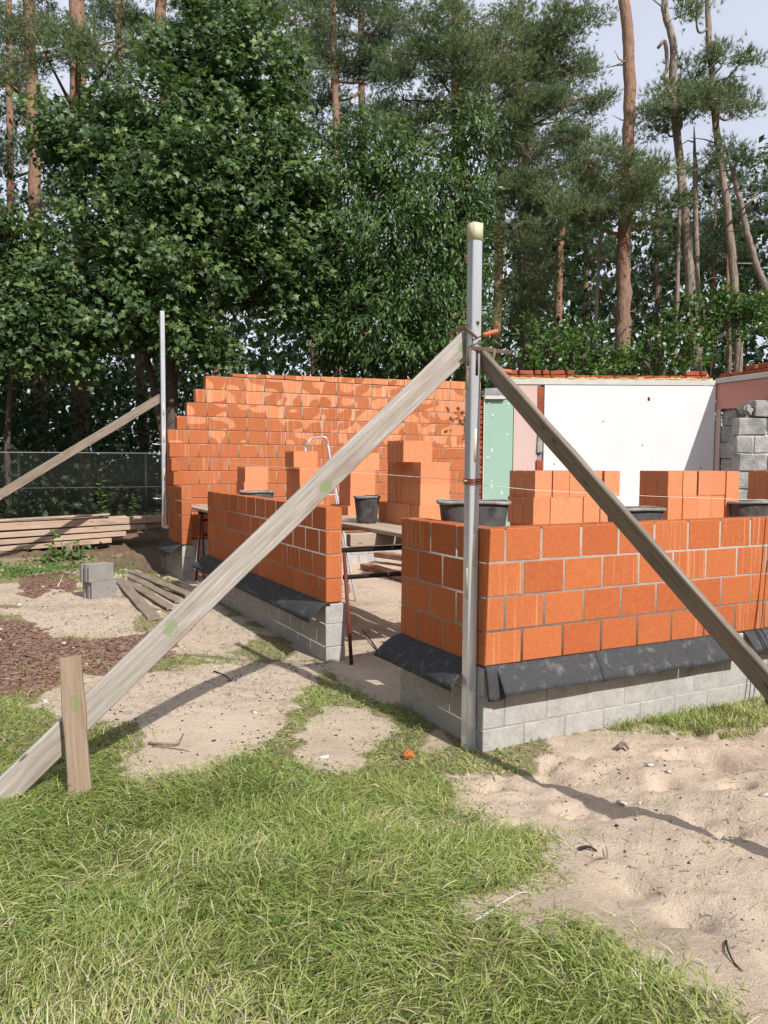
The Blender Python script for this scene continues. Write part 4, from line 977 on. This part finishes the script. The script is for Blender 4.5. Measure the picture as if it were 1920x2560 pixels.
# ---- shrubs right, behind the old wall
shr = [((1340,890,80,60), 'bright leafy shrub nearest the clamp handles above the old wall'), ((1460,910,90,40), 'low leafy shrub behind the broken brick top, left of the thick pine'), ((1650,880,100,50), 'leafy shrub above the white panel right of the thick pine'), ((1760,800,130,55), 'tall arching leafy shrub in front of the gnarled pines'), ((1840,770,80,40), 'thin leafy shrub at the right edge before the leaning pines'), ((1560,915,90,30), 'low leafy shrub at the foot of the thick pine'), ((1420,860,70,40), 'small leafy shrub behind the broken brick top beside the cherry tree')]
for k, ((u, v, rx, ry), lb) in enumerate(shr):
    d = 16.5+.3*k; b0 = ground_at(u, v, d); c, R = lobe(u, v, rx, ry, d, .7)
    lo = [lobe(u+rx*a, v+ry*b_, rx*.34, ry*.42, d, .8) for a, b_ in ((-.9, .5), (.8, .35), (.1, .9), (-.35, -.2), (.45, -.45), (0, .3), (-.1, -.9), (.95, -.7))]
    tree_broad(lb, b0, [([b0+[.06*q, 0, 0], (b0+c)/2+[.1*q, 0, 0], c+[.35*q*R[0], 0, 0]], (.02, .008)) for q in (-1, 0, 1)], lo, MSHRUB, MBARKD, 13, .11, OVAL_V, OVAL_F, 30+k, name='shrub', kk=16, spread=.22, droop=.0)
# ---- pines
pine('leftmost pine with slender orange trunk at the left edge', 22, [(62,-260,24),(72,0,28),(82,300,30),(92,700,32),(104,1290,38)], [(60,60,110,60),(20,200,60,40),(150,-40,120,60)], seed=1, stubs=6)
pine('forked orange pine with a bright needle pad, second from the left', 21, [(196,-260,36),(192,0,38),(195,350,40),(198,850,42),(208,1290,46)], [(200,150,110,50,-2.2),(110,130,80,45,-2.2),(300,120,110,55,-2.2),(380,110,80,50,-2.2),(200,95,90,40,-2.0),(270,190,70,35,-2.2),(240,-60,160,70)], seed=2, stubs=4)
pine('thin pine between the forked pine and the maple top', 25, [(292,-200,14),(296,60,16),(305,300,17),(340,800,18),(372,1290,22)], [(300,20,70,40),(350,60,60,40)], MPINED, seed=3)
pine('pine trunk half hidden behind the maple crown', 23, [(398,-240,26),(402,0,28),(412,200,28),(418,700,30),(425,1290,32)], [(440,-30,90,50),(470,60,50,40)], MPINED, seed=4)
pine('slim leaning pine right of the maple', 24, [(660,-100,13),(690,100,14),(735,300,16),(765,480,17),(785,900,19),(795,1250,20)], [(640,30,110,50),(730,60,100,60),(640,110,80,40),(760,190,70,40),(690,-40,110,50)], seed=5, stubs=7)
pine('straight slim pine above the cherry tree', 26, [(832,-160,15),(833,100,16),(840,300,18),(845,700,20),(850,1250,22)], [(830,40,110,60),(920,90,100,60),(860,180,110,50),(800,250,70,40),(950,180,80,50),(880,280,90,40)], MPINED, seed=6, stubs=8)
pine('stout dark pine directly behind the top of the near post', 22.5, [(1140,-160,26),(1143,150,30),(1150,400,34),(1160,700,36),(1170,1200,40)], [(1060,60,120,70,-1.2),(1170,40,130,70,-1.2),(1080,160,130,70,-1.4),(1200,150,130,80,-1.4),(1010,250,110,55),(1130,250,110,60,-1),(980,130,90,60),(1040,330,80,45),(1230,280,100,60,-.8),(960,330,70,40)], seed=7, stubs=5)
pine('twin-stemmed reddish pine just right of the near post', 23.5, [(1222,200,16),(1230,390,19),(1252,480,22),(1248,650,22),(1240,900,24)], [(1310,90,130,80,-1.5),(1290,200,130,70,-1.5),(1400,160,110,80,-1.2),(1390,60,100,70,-1.2),(1440,250,80,50,-1.2),(1480,170,50,35),(1350,290,110,60,-1.2),(1300,30,110,60)], seed=8, stubs=4)
pine('pale grey-barked pine pair left of the dead pole', 23, [(1316,250,17),(1317,420,20),(1318,700,22),(1320,940,24)], [(1330,400,110,60,-1),(1420,350,90,50,-1),(1290,470,80,50,-1),(1380,470,110,60,-1.2),(1450,430,90,50,-1)], MPINE, MBARKG, seed=9, stubs=4)
pine('leaning grey pine with broken fork beside the pale pine pair', 23.4, [(1362,415,18),(1352,450,20),(1340,540,22),(1338,700,24),(1335,940,26)], [(1370,540,80,50,-1)], MPINED, MBARKG, seed=10, stubs=3)
pine('short dark red pine trunk in the shade of the wood', 25.5, [(1420,480,14),(1402,600,17),(1396,780,19),(1392,940,20)], [(1450,500,90,60),(1380,600,70,40)], MPINED, seed=11, stubs=5)
pine('thin dead pole without needles left of the thick pine', 19.5, [(1512,455,6),(1500,600,8),(1490,800,10),(1483,940,11)], [], MPINE, MDEAD, seed=12, stubs=7)
pine('thick straight orange pine right of centre', 18.8, [(1553,-160,24),(1560,0,26),(1574,160,29),(1572,350,30),(1562,560,33),(1558,760,36),(1556,940,40)], [(1470,410,120,70),(1560,440,120,60,-.9),(1520,500,130,60,-.9),(1620,470,100,60),(1440,530,90,60),(1580,540,110,50,-.6),(1660,520,90,50)], seed=13, stubs=14)
pine('gnarled grey pine with broken snag near the right side', 19.2, [(1655,-120,14),(1662,20,17),(1682,110,18),(1684,250,19),(1700,400,20),(1714,560,23),(1728,760,25),(1740,940,28)], [(1700,210,60,50),(1690,260,90,45),(1640,250,70,40),(1740,250,70,50),(1660,300,70,35)], MPINE, MBARKG, seed=14, stubs=9)
pine('slender grey pine stem standing close right of the gnarled pine', 19.5, [(1735,315,8),(1738,420,11),(1740,600,13),(1744,800,15),(1748,940,17)], [(1790,380,50,35)], MPINE, MBARKG, seed=15, stubs=7)
pine('tall grey pine with tufted crown near the right edge', 19, [(1765,-140,13),(1770,30,14),(1778,170,15),(1788,300,16),(1808,450,17),(1832,660,20),(1846,940,23)], [(1790,150,60,50),(1760,220,80,45),(1830,210,60,45),(1800,250,90,40),(1740,20,60,35),(1850,160,40,25),(1850,270,50,30)], MPINE, MBARKG, seed=16, stubs=8)
pine('pine leaning hard to the right at the right edge', 18.4, [(1808,345,10),(1845,480,13),(1868,580,15),(1905,700,16),(1990,900,18)], [(1860,380,70,40),(1900,480,60,40)], MPINED, MBARKG, seed=17, stubs=6)
pine('short orange pine stem low at the right behind the shrubs', 20.5, [(1818,560,8),(1820,760,11),(1822,940,13)], [(1850,560,80,50),(1800,620,80,50)], MPINED, seed=18)
pine('broken snag arching left from the gnarled pine', 19.1, [(1645,120,7),(1662,105,10),(1668,170,9),(1655,195,8),(1668,215,9),(1700,420,10)], [], MPINE, MBARKG, seed=19)
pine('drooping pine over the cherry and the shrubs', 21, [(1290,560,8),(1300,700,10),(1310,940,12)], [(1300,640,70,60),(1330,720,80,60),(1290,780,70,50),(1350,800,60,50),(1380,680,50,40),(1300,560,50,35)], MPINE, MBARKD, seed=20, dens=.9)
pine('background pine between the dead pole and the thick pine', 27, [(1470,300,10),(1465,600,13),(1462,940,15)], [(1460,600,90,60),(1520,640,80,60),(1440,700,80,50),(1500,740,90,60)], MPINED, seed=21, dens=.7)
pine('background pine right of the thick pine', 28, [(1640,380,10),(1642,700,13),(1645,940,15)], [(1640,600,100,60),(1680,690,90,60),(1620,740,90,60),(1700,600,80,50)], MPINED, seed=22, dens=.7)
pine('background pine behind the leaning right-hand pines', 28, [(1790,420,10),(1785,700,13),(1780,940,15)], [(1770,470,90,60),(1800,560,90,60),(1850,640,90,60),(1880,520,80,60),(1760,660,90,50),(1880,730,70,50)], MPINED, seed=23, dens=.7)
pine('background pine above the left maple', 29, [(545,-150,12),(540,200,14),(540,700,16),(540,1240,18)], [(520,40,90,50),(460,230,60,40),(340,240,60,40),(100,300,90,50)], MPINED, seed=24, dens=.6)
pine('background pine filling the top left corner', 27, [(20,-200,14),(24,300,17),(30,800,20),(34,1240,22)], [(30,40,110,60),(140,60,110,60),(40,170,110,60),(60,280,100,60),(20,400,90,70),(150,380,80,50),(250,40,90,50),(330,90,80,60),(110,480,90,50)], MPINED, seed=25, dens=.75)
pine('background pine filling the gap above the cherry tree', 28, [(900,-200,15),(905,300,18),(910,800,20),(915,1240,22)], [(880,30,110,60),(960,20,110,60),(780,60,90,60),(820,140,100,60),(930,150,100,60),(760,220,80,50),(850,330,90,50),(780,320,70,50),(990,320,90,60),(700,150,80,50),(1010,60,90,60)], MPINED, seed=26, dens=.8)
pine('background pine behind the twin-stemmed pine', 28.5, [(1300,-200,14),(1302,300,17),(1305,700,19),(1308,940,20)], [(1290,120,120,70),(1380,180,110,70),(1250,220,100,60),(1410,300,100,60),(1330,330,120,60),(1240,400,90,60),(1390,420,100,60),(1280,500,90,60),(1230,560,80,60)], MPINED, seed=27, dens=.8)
# ---- the wood behind: reads as one mass
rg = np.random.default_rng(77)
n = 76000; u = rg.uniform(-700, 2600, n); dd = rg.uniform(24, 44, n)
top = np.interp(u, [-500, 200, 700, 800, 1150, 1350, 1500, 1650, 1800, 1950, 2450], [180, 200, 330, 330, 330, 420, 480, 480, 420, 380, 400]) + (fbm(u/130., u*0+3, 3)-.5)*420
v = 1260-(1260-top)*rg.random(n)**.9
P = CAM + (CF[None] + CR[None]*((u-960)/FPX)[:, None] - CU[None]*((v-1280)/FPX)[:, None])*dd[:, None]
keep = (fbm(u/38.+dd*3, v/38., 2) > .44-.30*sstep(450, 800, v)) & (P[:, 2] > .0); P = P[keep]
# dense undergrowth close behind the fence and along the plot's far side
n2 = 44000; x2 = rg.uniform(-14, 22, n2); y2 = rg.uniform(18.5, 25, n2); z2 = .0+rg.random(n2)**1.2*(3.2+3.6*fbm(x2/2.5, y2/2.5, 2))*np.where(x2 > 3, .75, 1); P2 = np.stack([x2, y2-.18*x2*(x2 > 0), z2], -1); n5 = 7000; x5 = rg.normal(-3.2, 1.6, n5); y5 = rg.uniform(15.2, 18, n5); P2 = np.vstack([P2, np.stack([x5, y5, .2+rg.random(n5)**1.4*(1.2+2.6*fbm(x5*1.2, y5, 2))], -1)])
# unseen leaf ring added round the plot to block low sky light
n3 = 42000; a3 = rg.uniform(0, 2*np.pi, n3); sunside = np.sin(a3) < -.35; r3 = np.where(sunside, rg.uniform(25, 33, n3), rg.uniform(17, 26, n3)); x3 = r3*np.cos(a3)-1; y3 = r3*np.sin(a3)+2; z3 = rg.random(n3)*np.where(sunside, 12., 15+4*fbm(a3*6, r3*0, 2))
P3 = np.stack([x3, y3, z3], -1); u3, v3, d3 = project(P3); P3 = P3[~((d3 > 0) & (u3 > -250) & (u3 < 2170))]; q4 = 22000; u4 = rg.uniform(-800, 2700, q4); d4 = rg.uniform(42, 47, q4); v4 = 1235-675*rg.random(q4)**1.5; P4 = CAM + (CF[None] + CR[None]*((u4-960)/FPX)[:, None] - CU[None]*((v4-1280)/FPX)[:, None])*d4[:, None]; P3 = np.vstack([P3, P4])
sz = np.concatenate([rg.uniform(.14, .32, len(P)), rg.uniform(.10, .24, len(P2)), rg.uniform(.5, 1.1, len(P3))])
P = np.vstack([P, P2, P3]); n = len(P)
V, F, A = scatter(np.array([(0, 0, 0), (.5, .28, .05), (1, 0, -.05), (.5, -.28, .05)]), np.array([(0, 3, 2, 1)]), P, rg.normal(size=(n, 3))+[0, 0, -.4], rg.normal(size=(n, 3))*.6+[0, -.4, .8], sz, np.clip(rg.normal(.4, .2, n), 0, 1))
o = link('woodland', npmesh('woodland', V, F, MWOOD, attr=A)); tag(o, 'dark woodland understorey massed behind the pines, with an unseen leaf ring added to block sky light', 'woodland', kind='stuff')

# ------------------------------------------------------------------ fence and weeds
e = thing('chain_link_fence', (-1, 13.8, .0), 'dark chain-link fence with pale top wire behind the timber pile', 'fence')
FZ0, FZ1, FX0, FX1 = .10, 1.60, -5.2, 1.6
wl = []
for k in np.arange(FX0-1.5, FX1, .075):
    for s in (1, -1):
        a0, a1 = (k, k+1.5) if s > 0 else (k+1.5, k)
        t0 = np.clip((FX0-a0)/(a1-a0), 0, 1) if s > 0 else np.clip((FX1-a0)/(a1-a0), 0, 1)
        t1 = np.clip((FX1-a0)/(a1-a0), 0, 1) if s > 0 else np.clip((FX0-a0)/(a1-a0), 0, 1)
        if t1-t0 < .02: continue
        wl.append((np.array([(a0+(a1-a0)*t+1, .003*s, FZ0+1.5*t) for t in (t0, t1)]), .0028))
tag(tubes('wire_mesh', wl, MNET, e, 3), kind='stuff')
tubes('top_wire', [([(FX0+1, -.01, FZ1), (FX1+1, -.01, FZ1+.02)], .0045)], MWIRE, e, 5); tubes('middle_wire', [([(FX0+1, -.01, .85), (FX1+1, -.01, .86)], .0015)], MWIRE, e, 5)
for x in (-4.9, -2.32, .3): boxes('fence_post', [((x+1, .03, .75), (.055, .045, 1.75))], MFENCE, e)
def weed(u, v, h, label, n=26, leaf=.09, depth=None, seed=0, tv=OVAL_V, spread=.06):
    rg = np.random.default_rng(seed); p = gpt(u, v) if depth is None else ground_at(u, v, depth)+[0, 0, .1]
    e = thing('weed_plant', p, label, 'plant', 'weeds by the fence'); top = np.array([rg.uniform(-.05, .05), rg.uniform(-.05, .05), h])
    tubes('stem', [(np.linspace((0, 0, -.05), top, 5), np.linspace(.006, .003, 5))], MWEED, e, 5)
    t_ = np.linspace(.08, 1, n); a_ = np.arange(n)*2.4; d = np.stack([np.cos(a_), np.sin(a_), .35+0*a_], -1)
    V, F, A = scatter(tv, LANCE_F, t_[:, None]*top+rg.normal(size=(n, 3))*spread*.3, d, np.tile([0, -.3, 1.], (n, 1))+rg.normal(size=(n, 3))*.2, leaf*(1.15-.6*t_)*rg.uniform(.7, 1.2, n), np.clip(rg.normal(.5, .2, n), 0, 1))
    link('leaves', npmesh('leaves', V, F, MWEED, attr=A), e); return e
weed(255, 1290, 1.15, 'tallest broad-leaved weed behind the chain-link fence', 40, .16, 17.3, 1)
weed(305, 1290, .55, 'lower narrow-leaved weed behind the fence, right of the tallest weed', 60, .12, 17.4, 2, LANCE_V)
weed(336, 1290, .85, 'upright narrow-leaved weed behind the fence near the grey trunk', 70, .12, 17.4, 3, LANCE_V)
weed(362, 1290, .40, 'short narrow-leaved weed behind the fence beside the far post', 50, .13, 17.5, 4, LANCE_V)
weed(392, 1290, .5, 'weed behind the fence touching the far post', 50, .13, 17.5, 5, LANCE_V)
weed(180, 1292, .22, 'small low weed at the foot of the fence', 20, .1, 17.2, 6)
# cut stump with new shoots
p = gpt(165, 1398); e = thing('shrub_stump', p, 'cut shrub stump with brown stubs and new round leaves before the timber pile', 'stump'); rg = np.random.default_rng(4)
for k in range(9):
    x = rg.uniform(-.2, .25); h = rg.uniform(.12, .34); tubes('stub', [(np.array([(x*.5, rg.uniform(-.08, .08), -.05), (x+rg.uniform(-.05, .05), rg.uniform(-.1, .1), h)]), [.022, .017])], MPLANK_D, e, 7)
for k in range(3): tubes('shoot', [(np.array([(-.12, 0, 0), (-.2-.05*k, 0, .3), (-.25+.12*k, -.02, .45+.06*k)]), [.007, .005, .003])], MWEED, e, 5)
n = 150; pp = rg.normal(size=(n, 3))*[.24, .14, .10]+[0, 0, .12]; pp[:9] = rg.normal(size=(9, 3))*[.05, .04, .05]+[-.16, 0, .46]; pp[:, 2] = np.abs(pp[:, 2])
V, F, A = scatter(OVAL_V*[1, 1.5, 1], OVAL_F, pp, rg.normal(size=(n, 3))*[1, 1, .3], rg.normal(size=(n, 3))*.4+[0, -.6, .9], rg.uniform(.06, .11, n), np.clip(rg.normal(.4, .2, n), 0, 1))
link('leaves', npmesh('leaves', V, F, MWEED, attr=A), e)

# ------------------------------------------------------------------ grass
def grass(n, dmin, dmax, seed, lmin, lmax, width, box):
    rg = np.random.default_rng(seed); x = rg.uniform(box[0], box[1], n); y = rg.uniform(box[2], box[3], n)
    z0 = zbase(x, y); u, v, d = project(np.stack([x, y, z0], -1))
    ok = (d > dmin) & (d <= dmax) & (u > -120) & (u < 2040) & (v < 2720); ok &= ~((x > -.02) & (y > -.02))
    x, y, u, v, d = x[ok], y[ok], u[ok], v[ok], d[ok]
    pre = rg.random(len(x)) < .62; x, y, u, v, d = x[pre], y[pre], u[pre], v[pre], d[pre]
    sa, mu, so2 = masks(x, y); cover = (1-np.clip(sa+mu*.93+so2*.9, 0, 1))
    for q in range(4):
        jx, jy = rg.normal(size=(2, len(x)))*.11; s1, m1, o1 = masks(x+jx, y+jy); cover = cover+(1-np.clip(s1+m1*.93+o1*.9, 0, 1))
    cover = cover/5
    cover = np.where(v < 1660, cover*.7, cover)*np.where(d < 3.2, .8, 1)
    cover = cover*np.clip(.45+1.5*(fbm(x*2.4+3, y*2.4+8, 3)-.22), .5, 1.15)
    cover = np.maximum(cover, .012*(sa > .5)*(y < 8))
    tuft = ((u > 1700) & (u < 1905) & (v > 1768) & (v < 1838)) | ((u > 1540) & (u < 1705) & (v > 1795) & (v < 1832) & (rg.random(len(u)) < .6))
    cover = cover*(1-.45*np.clip((fbm(x*1.9+70, y*1.9+5, 3)-.52)*4, 0, 1)); cover = np.where(tuft, .9, cover)
    cover = np.where((np.abs(x) < .10) & (y > 1.3) & (y < 2.8), 0, cover)
    ok = rg.random(len(x)) < cover; x, y, u, v, tuft, sa = x[ok], y[ok], u[ok], v[ok], tuft[ok], sa[ok]
    n = len(x); z = zfull(x, y)
    fl_ = 6.28*1.6*fbm(x*1.1+40, y*1.1, 2)+1.2*np.sin(x*1.7+y*2.3); ang = fl_+rg.normal(size=n)*1.35
    lie = np.clip(.74+.8*(fbm(x*1.6+7, y*1.6+30, 2)-.3)+rg.normal(size=n)*.22, .15, 1.0)
    lie = np.where(tuft, lie*.45, lie)
    ln = rg.uniform(lmin, lmax, n)*(.6+.8*fbm(x*1.8, y*1.8+60, 2)); ln = np.where((v < 1960) & ~tuft, ln*.72, ln)*np.where(sa > .5, .6, 1)
    D = np.stack([np.cos(ang), np.sin(ang), 0*ang], -1); Sd = np.stack([-np.sin(ang), np.cos(ang), 0*ang], -1)
    P0 = np.stack([x, y, z-.008], -1); up = np.array([0, 0, 1.])
    wv = width*rg.uniform(.6, 1.3, n)[:, None]
    a1 = (1-lie*.75)[:, None]; rise = ln[:, None]
    P1 = P0+rise*.38*(up*(.35+.65*a1)+D*(1-a1)*.8)
    P2 = P1+rise*.34*(up*(a1*.75)+D*(.35+.65*(1-a1)))
    P3 = P2+rise*.28*(up*(a1*.55-.28*(1-a1))+D*.9+rg.normal(size=(n, 3))*.12)
    tw = rg.normal(size=n)[:, None]*.5; S1 = unit(Sd+up*tw); 
    V = np.stack([P0-S1*wv*.5, P0+S1*wv*.5, P1-S1*wv*.5, P1+S1*wv*.5, P2-S1*wv*.36, P2+S1*wv*.36, P3], 1)
    F = np.array([(0, 1, 3), (0, 3, 2), (2, 3, 5), (2, 5, 4), (4, 5, 6)])[None]+np.arange(n)[:, None, None]*7
    dead = np.clip((fbm(x*1.9+70, y*1.9+5, 3)-.45)*2.8, 0, 1); c = np.clip(rg.normal(.36, .18, n)+(fbm(x*1.1+20, y*1.1, 2)-.5)*.3+(rg.random(n) < .09+.45*dead)*rg.uniform(.35, .6, n), 0, 1)
    return V.reshape(-1, 3), F.reshape(-1, 3), np.repeat(c, 7)
parts = [grass(640000, .5, 5.2, 1, .06, .19, .0046, (-4.6, 1.6, -3.4, 2.2)), grass(420000, 5.2, 8.2, 2, .05, .15, .006, (-5.0, 3.6, -1.8, 4.6)), grass(160000, 8.2, 15.0, 3, .05, .13, .009, (-6.0, .05, 1.5, 11.5))]
Vs, Fs, As, c = [], [], [], 0
for V, F, A in parts: Vs.append(V); Fs.append(F+c); As.append(A); c += len(V)
print('grass blades', c//7)
o = link('grass', npmesh('grass', np.vstack(Vs), np.vstack(Fs), MGRASS, attr=np.concatenate(As))); tag(o, 'long matted green grass on the plot', 'grass', kind='stuff')

# ------------------------------------------------------------------ debris
MCHAR = rough_mat('charcoal', (.015, .014, .013), (.06, .055, .05), 30, .5, .004); MCHIP = rough_mat('bark_chip', (.11, .06, .045), (.32, .20, .15), 30, .5, .004); MPALE = rough_mat('pale_chip', (.45, .42, .38), (.62, .58, .53), 30, .4, .004)
def bits(name, label, n, sampler, smin, smax, flat, mat, seed, cat):
    rg = np.random.default_rng(seed); Vs, Fs, c = [], [], 0
    cube = np.array([[x, y, z] for x in (-1, 1) for y in (-1, 1) for z in (-1, 1)], float); cf = box_arr((0, 0, 0), (1, 1, 1))[1]
    xy = sampler(rg, n); zz = zfull(xy[:, 0], xy[:, 1])
    for k in range(len(xy)):
        s = rg.uniform(smin, smax); Vv = cube*np.array([s*rg.uniform(.6, 1.8), s*rg.uniform(.4, 1), s*flat*rg.uniform(.5, 1.2)])/2*rg.uniform(.7, 1.2, (8, 3)); a_ = rg.uniform(0, 6.28); ca, sa_ = math.cos(a_), math.sin(a_)
        tl = rg.uniform(-.5, .5); Vv[:, 2] += Vv[:, 0]*tl*.5
        Vv = np.stack([Vv[:, 0]*ca-Vv[:, 1]*sa_, Vv[:, 0]*sa_+Vv[:, 1]*ca, Vv[:, 2]], -1)+[xy[k, 0], xy[k, 1], zz[k]+s*flat*.3]
        Vs.append(Vv); Fs.append(cf+c); c += 8
    o = link(name, npmesh(name, np.vstack(Vs), np.vstack(Fs), mat)); return tag(o, label, cat, kind='stuff')
def in_sand(rg, n):
    x = rg.uniform(-.6, 3.2, n*4); y = rg.uniform(-3.4, -.25, n*4); s = masks(x, y)[0] > .5; return np.stack([x[s], y[s]], -1)[:n]
def in_sand_left(rg, n):
    x = rg.uniform(-3.2, -.1, n*4); y = rg.uniform(0, 7, n*4); s = masks(x, y)[0] > .5; return np.stack([x[s], y[s]], -1)[:n]
def in_mulch(rg, n):
    x = rg.uniform(-5.5, -.5, n*8); y = rg.uniform(2.0, 8.5, n*8); s = masks(x, y)[1] > .5; return np.stack([x[s], y[s]], -1)[:n]
bits('charcoal_crumbs', 'black crumbs and bark bits scattered on the sand at the right', 150, in_sand, .005, .017, .6, MCHAR, 1, 'debris')
bits('charcoal_crumbs', 'dark crumbs scattered on the sand at the left', 500, in_sand_left, .006, .018, .5, MCHAR, 2, 'debris')
bits('bark_mulch', 'red-brown bark mulch chips on the left', 2600, in_mulch, .02, .07, .3, MCHIP, 3, 'mulch')
bits('pale_chips', 'pale wood splinters among the mulch and sand', 60, lambda rg, n: np.vstack([in_mulch(rg, n//2), in_sand(rg, n//4), in_sand_left(rg, n//4)]), .02, .06, .35, MPALE, 4, 'debris')
def twig(pts, r, label, mat=MPLANK_D):
    P = np.array([gpt(u, v)+[0, 0, r+h] for u, v, h in pts]); o = tubes('twig', [(spline(P, 4), np.linspace(r, r*.5, 4*(len(P)-1)+1) if len(P) > 2 else [r, r*.5, r*.5, r*.5, r*.5, r*.5, r*.5])], mat, None, 6, rough=.15); return tag(o, label, 'twig', 'twigs on the sand')
twig([(373,1862,.0),(400,1866,.01),(445,1866,.01),(458,1850,.03)], .011, 'forked dark twig on the left sand patch')
twig([(380,1868,0),(430,1872,.0),(474,1880,.0)], .006, 'thin straight twig under the forked twig')
twig([(1445,2128,0),(1470,2126,.01),(1492,2132,0)], .010, 'short dark twig on the right sand by the grass tongue', MCHAR)
twig([(1465,2165,0),(1495,2152,.01),(1518,2148,0),(1515,2128,.02)], .006, 'bent thin twig on the right sand below the short one')
twig([(1815,2355,0),(1820,2385,.01),(1835,2410,0),(1855,2430,0)], .005, 'thin curved twig low on the right sand', MCHAR)
twig([(1545,1876,0),(1560,1872,.02),(1572,1884,.01)], .022, 'stubby brown root piece on the sand near the wall')
twig([(535,1680,0),(560,1692,.01),(578,1703,0)], .008, 'dark twig on the left sand in the brace shadow', MCHAR)
twig([(145,1468,0),(152,1455,.01),(158,1440,.02)], .012, 'pale splinter lying left of the concrete blocks', MPALE)
twig([(945,1630,0),(925,1605,.02),(905,1580,.02)], .010, 'dark stick on the shaded ground in the near opening', MCHAR)
twig([(1180,2310,0),(1290,2245,.01),(1330,2235,0)], .004, 'long pale straw stem at the sand edge', MPALE)


def litter(n, box, test, seed, lo, hi, name, label, mat):
    """fine dry stalks and needles lying on bare ground"""
    rg = np.random.default_rng(seed); x = rg.uniform(box[0], box[1], n); y = rg.uniform(box[2], box[3], n); k = test(x, y); x, y = x[k], y[k]; n = len(x)
    a_ = rg.uniform(0, 6.28, n); ln = rg.uniform(lo, hi, n); D = np.stack([np.cos(a_), np.sin(a_), rg.normal(size=n)*.12], -1)*ln[:, None]; Sd = np.stack([-np.sin(a_), np.cos(a_), 0*a_], -1)*rg.uniform(.0012, .003, n)[:, None]
    P = np.stack([x, y, zfull(x, y)+.004], -1); C_ = D*.5+np.array([0, 0, 1.])*(ln*rg.uniform(.02, .14, n))[:, None]+Sd*rg.normal(size=n)[:, None]*4
    V = np.stack([P-Sd, P+Sd, P+C_-Sd, P+C_+Sd, P+D+[0, 0, .003]], 1).reshape(-1, 3); F = (np.array([(0, 1, 3), (0, 3, 2), (2, 3, 4)])[None]+np.arange(n)[:, None, None]*5).reshape(-1, 3)
    return tag(link(name, npmesh(name, V, F, mat)), label, 'litter', kind='stuff')
litter(9000, (-4.2, -.05, 1.2, 9.5), lambda x, y: (masks(x, y)[0] > .4), 5, .03, .12, 'dry_litter', 'dry stalks and needles littering the left sand', MPLANK_D)
litter(3500, (.2, 2.6, 1.5, 10), lambda x, y: (x > .2), 6, .04, .16, 'dry_litter', 'dry stalks littering the floor inside the walls', MPLANK_D)
litter(700, (-.8, 3.2, -3.4, -.2), lambda x, y: (masks(x, y)[0] > .5), 7, .02, .09, 'dry_litter', 'dry stalks on the right sand', MPLANK_D)
# low leafy ground cover in front of the timber pile
rg = np.random.default_rng(9); n = 2600; x = rg.normal(-2.6, 1.0, n); y = rg.normal(10.3, .55, n); P = np.stack([x, y, zfull(x, y)+rg.random(n)*.07], -1)
V, F, A = scatter(OVAL_V, OVAL_F, P, rg.normal(size=(n, 3))*[1, 1, .4], rg.normal(size=(n, 3))*.4+[0, -.4, 1], rg.uniform(.03, .075, n), np.clip(rg.normal(.45, .2, n), 0, 1))
tag(link('ground_cover', npmesh('ground_cover', V, F, MWEED, attr=A)), 'low leafy weeds before the timber pile', 'weeds', kind='stuff')

# clover and small broad leaves mixed into the turf
n = 9000; x = rg.uniform(-4.2, 1.2, n); y = rg.uniform(-3.2, 3.5, n); sa, mu, so2 = masks(x, y); k = (sa+mu+so2 < .5) & (fbm(x*3+11, y*3+4, 2) > .5) & ~((x > -.03) & (y > -.03)); x, y = x[k], y[k]; n = len(x)
P = np.stack([x, y, zfull(x, y)+rg.uniform(.01, .06, n)], -1)
V, F, A = scatter(OVAL_V*[1, 1.3, 1], OVAL_F, P, rg.normal(size=(n, 3))*[1, 1, .3], rg.normal(size=(n, 3))*.35+[0, -.3, 1], rg.uniform(.012, .034, n), np.clip(rg.normal(.4, .2, n), 0, 1))
tag(link('clover', npmesh('clover', V, F, MWEED, attr=A)), 'clover leaves mixed into the grass', 'clover', kind='stuff')
# crumbly clods of sand, so the trodden surface is not smooth
MCLOD = rough_mat('sand_clod', (.40, .315, .235), (.58, .47, .37), 60, .8, .006, kind='Object', bscale=160)
bits('sand_clods', 'crumbly sand clods on the right sand', 2600, lambda rg, n: (lambda q: q[fbm(q[:, 0]*2.7+4, q[:, 1]*2.7+9, 3) > .46])(in_sand(rg, n)), .004, .013, .6, MCLOD, 21, 'sand')
bits('sand_clods', 'crumbly sand clods on the left sand patches', 900, in_sand_left, .004, .012, .5, MCLOD, 22, 'sand')
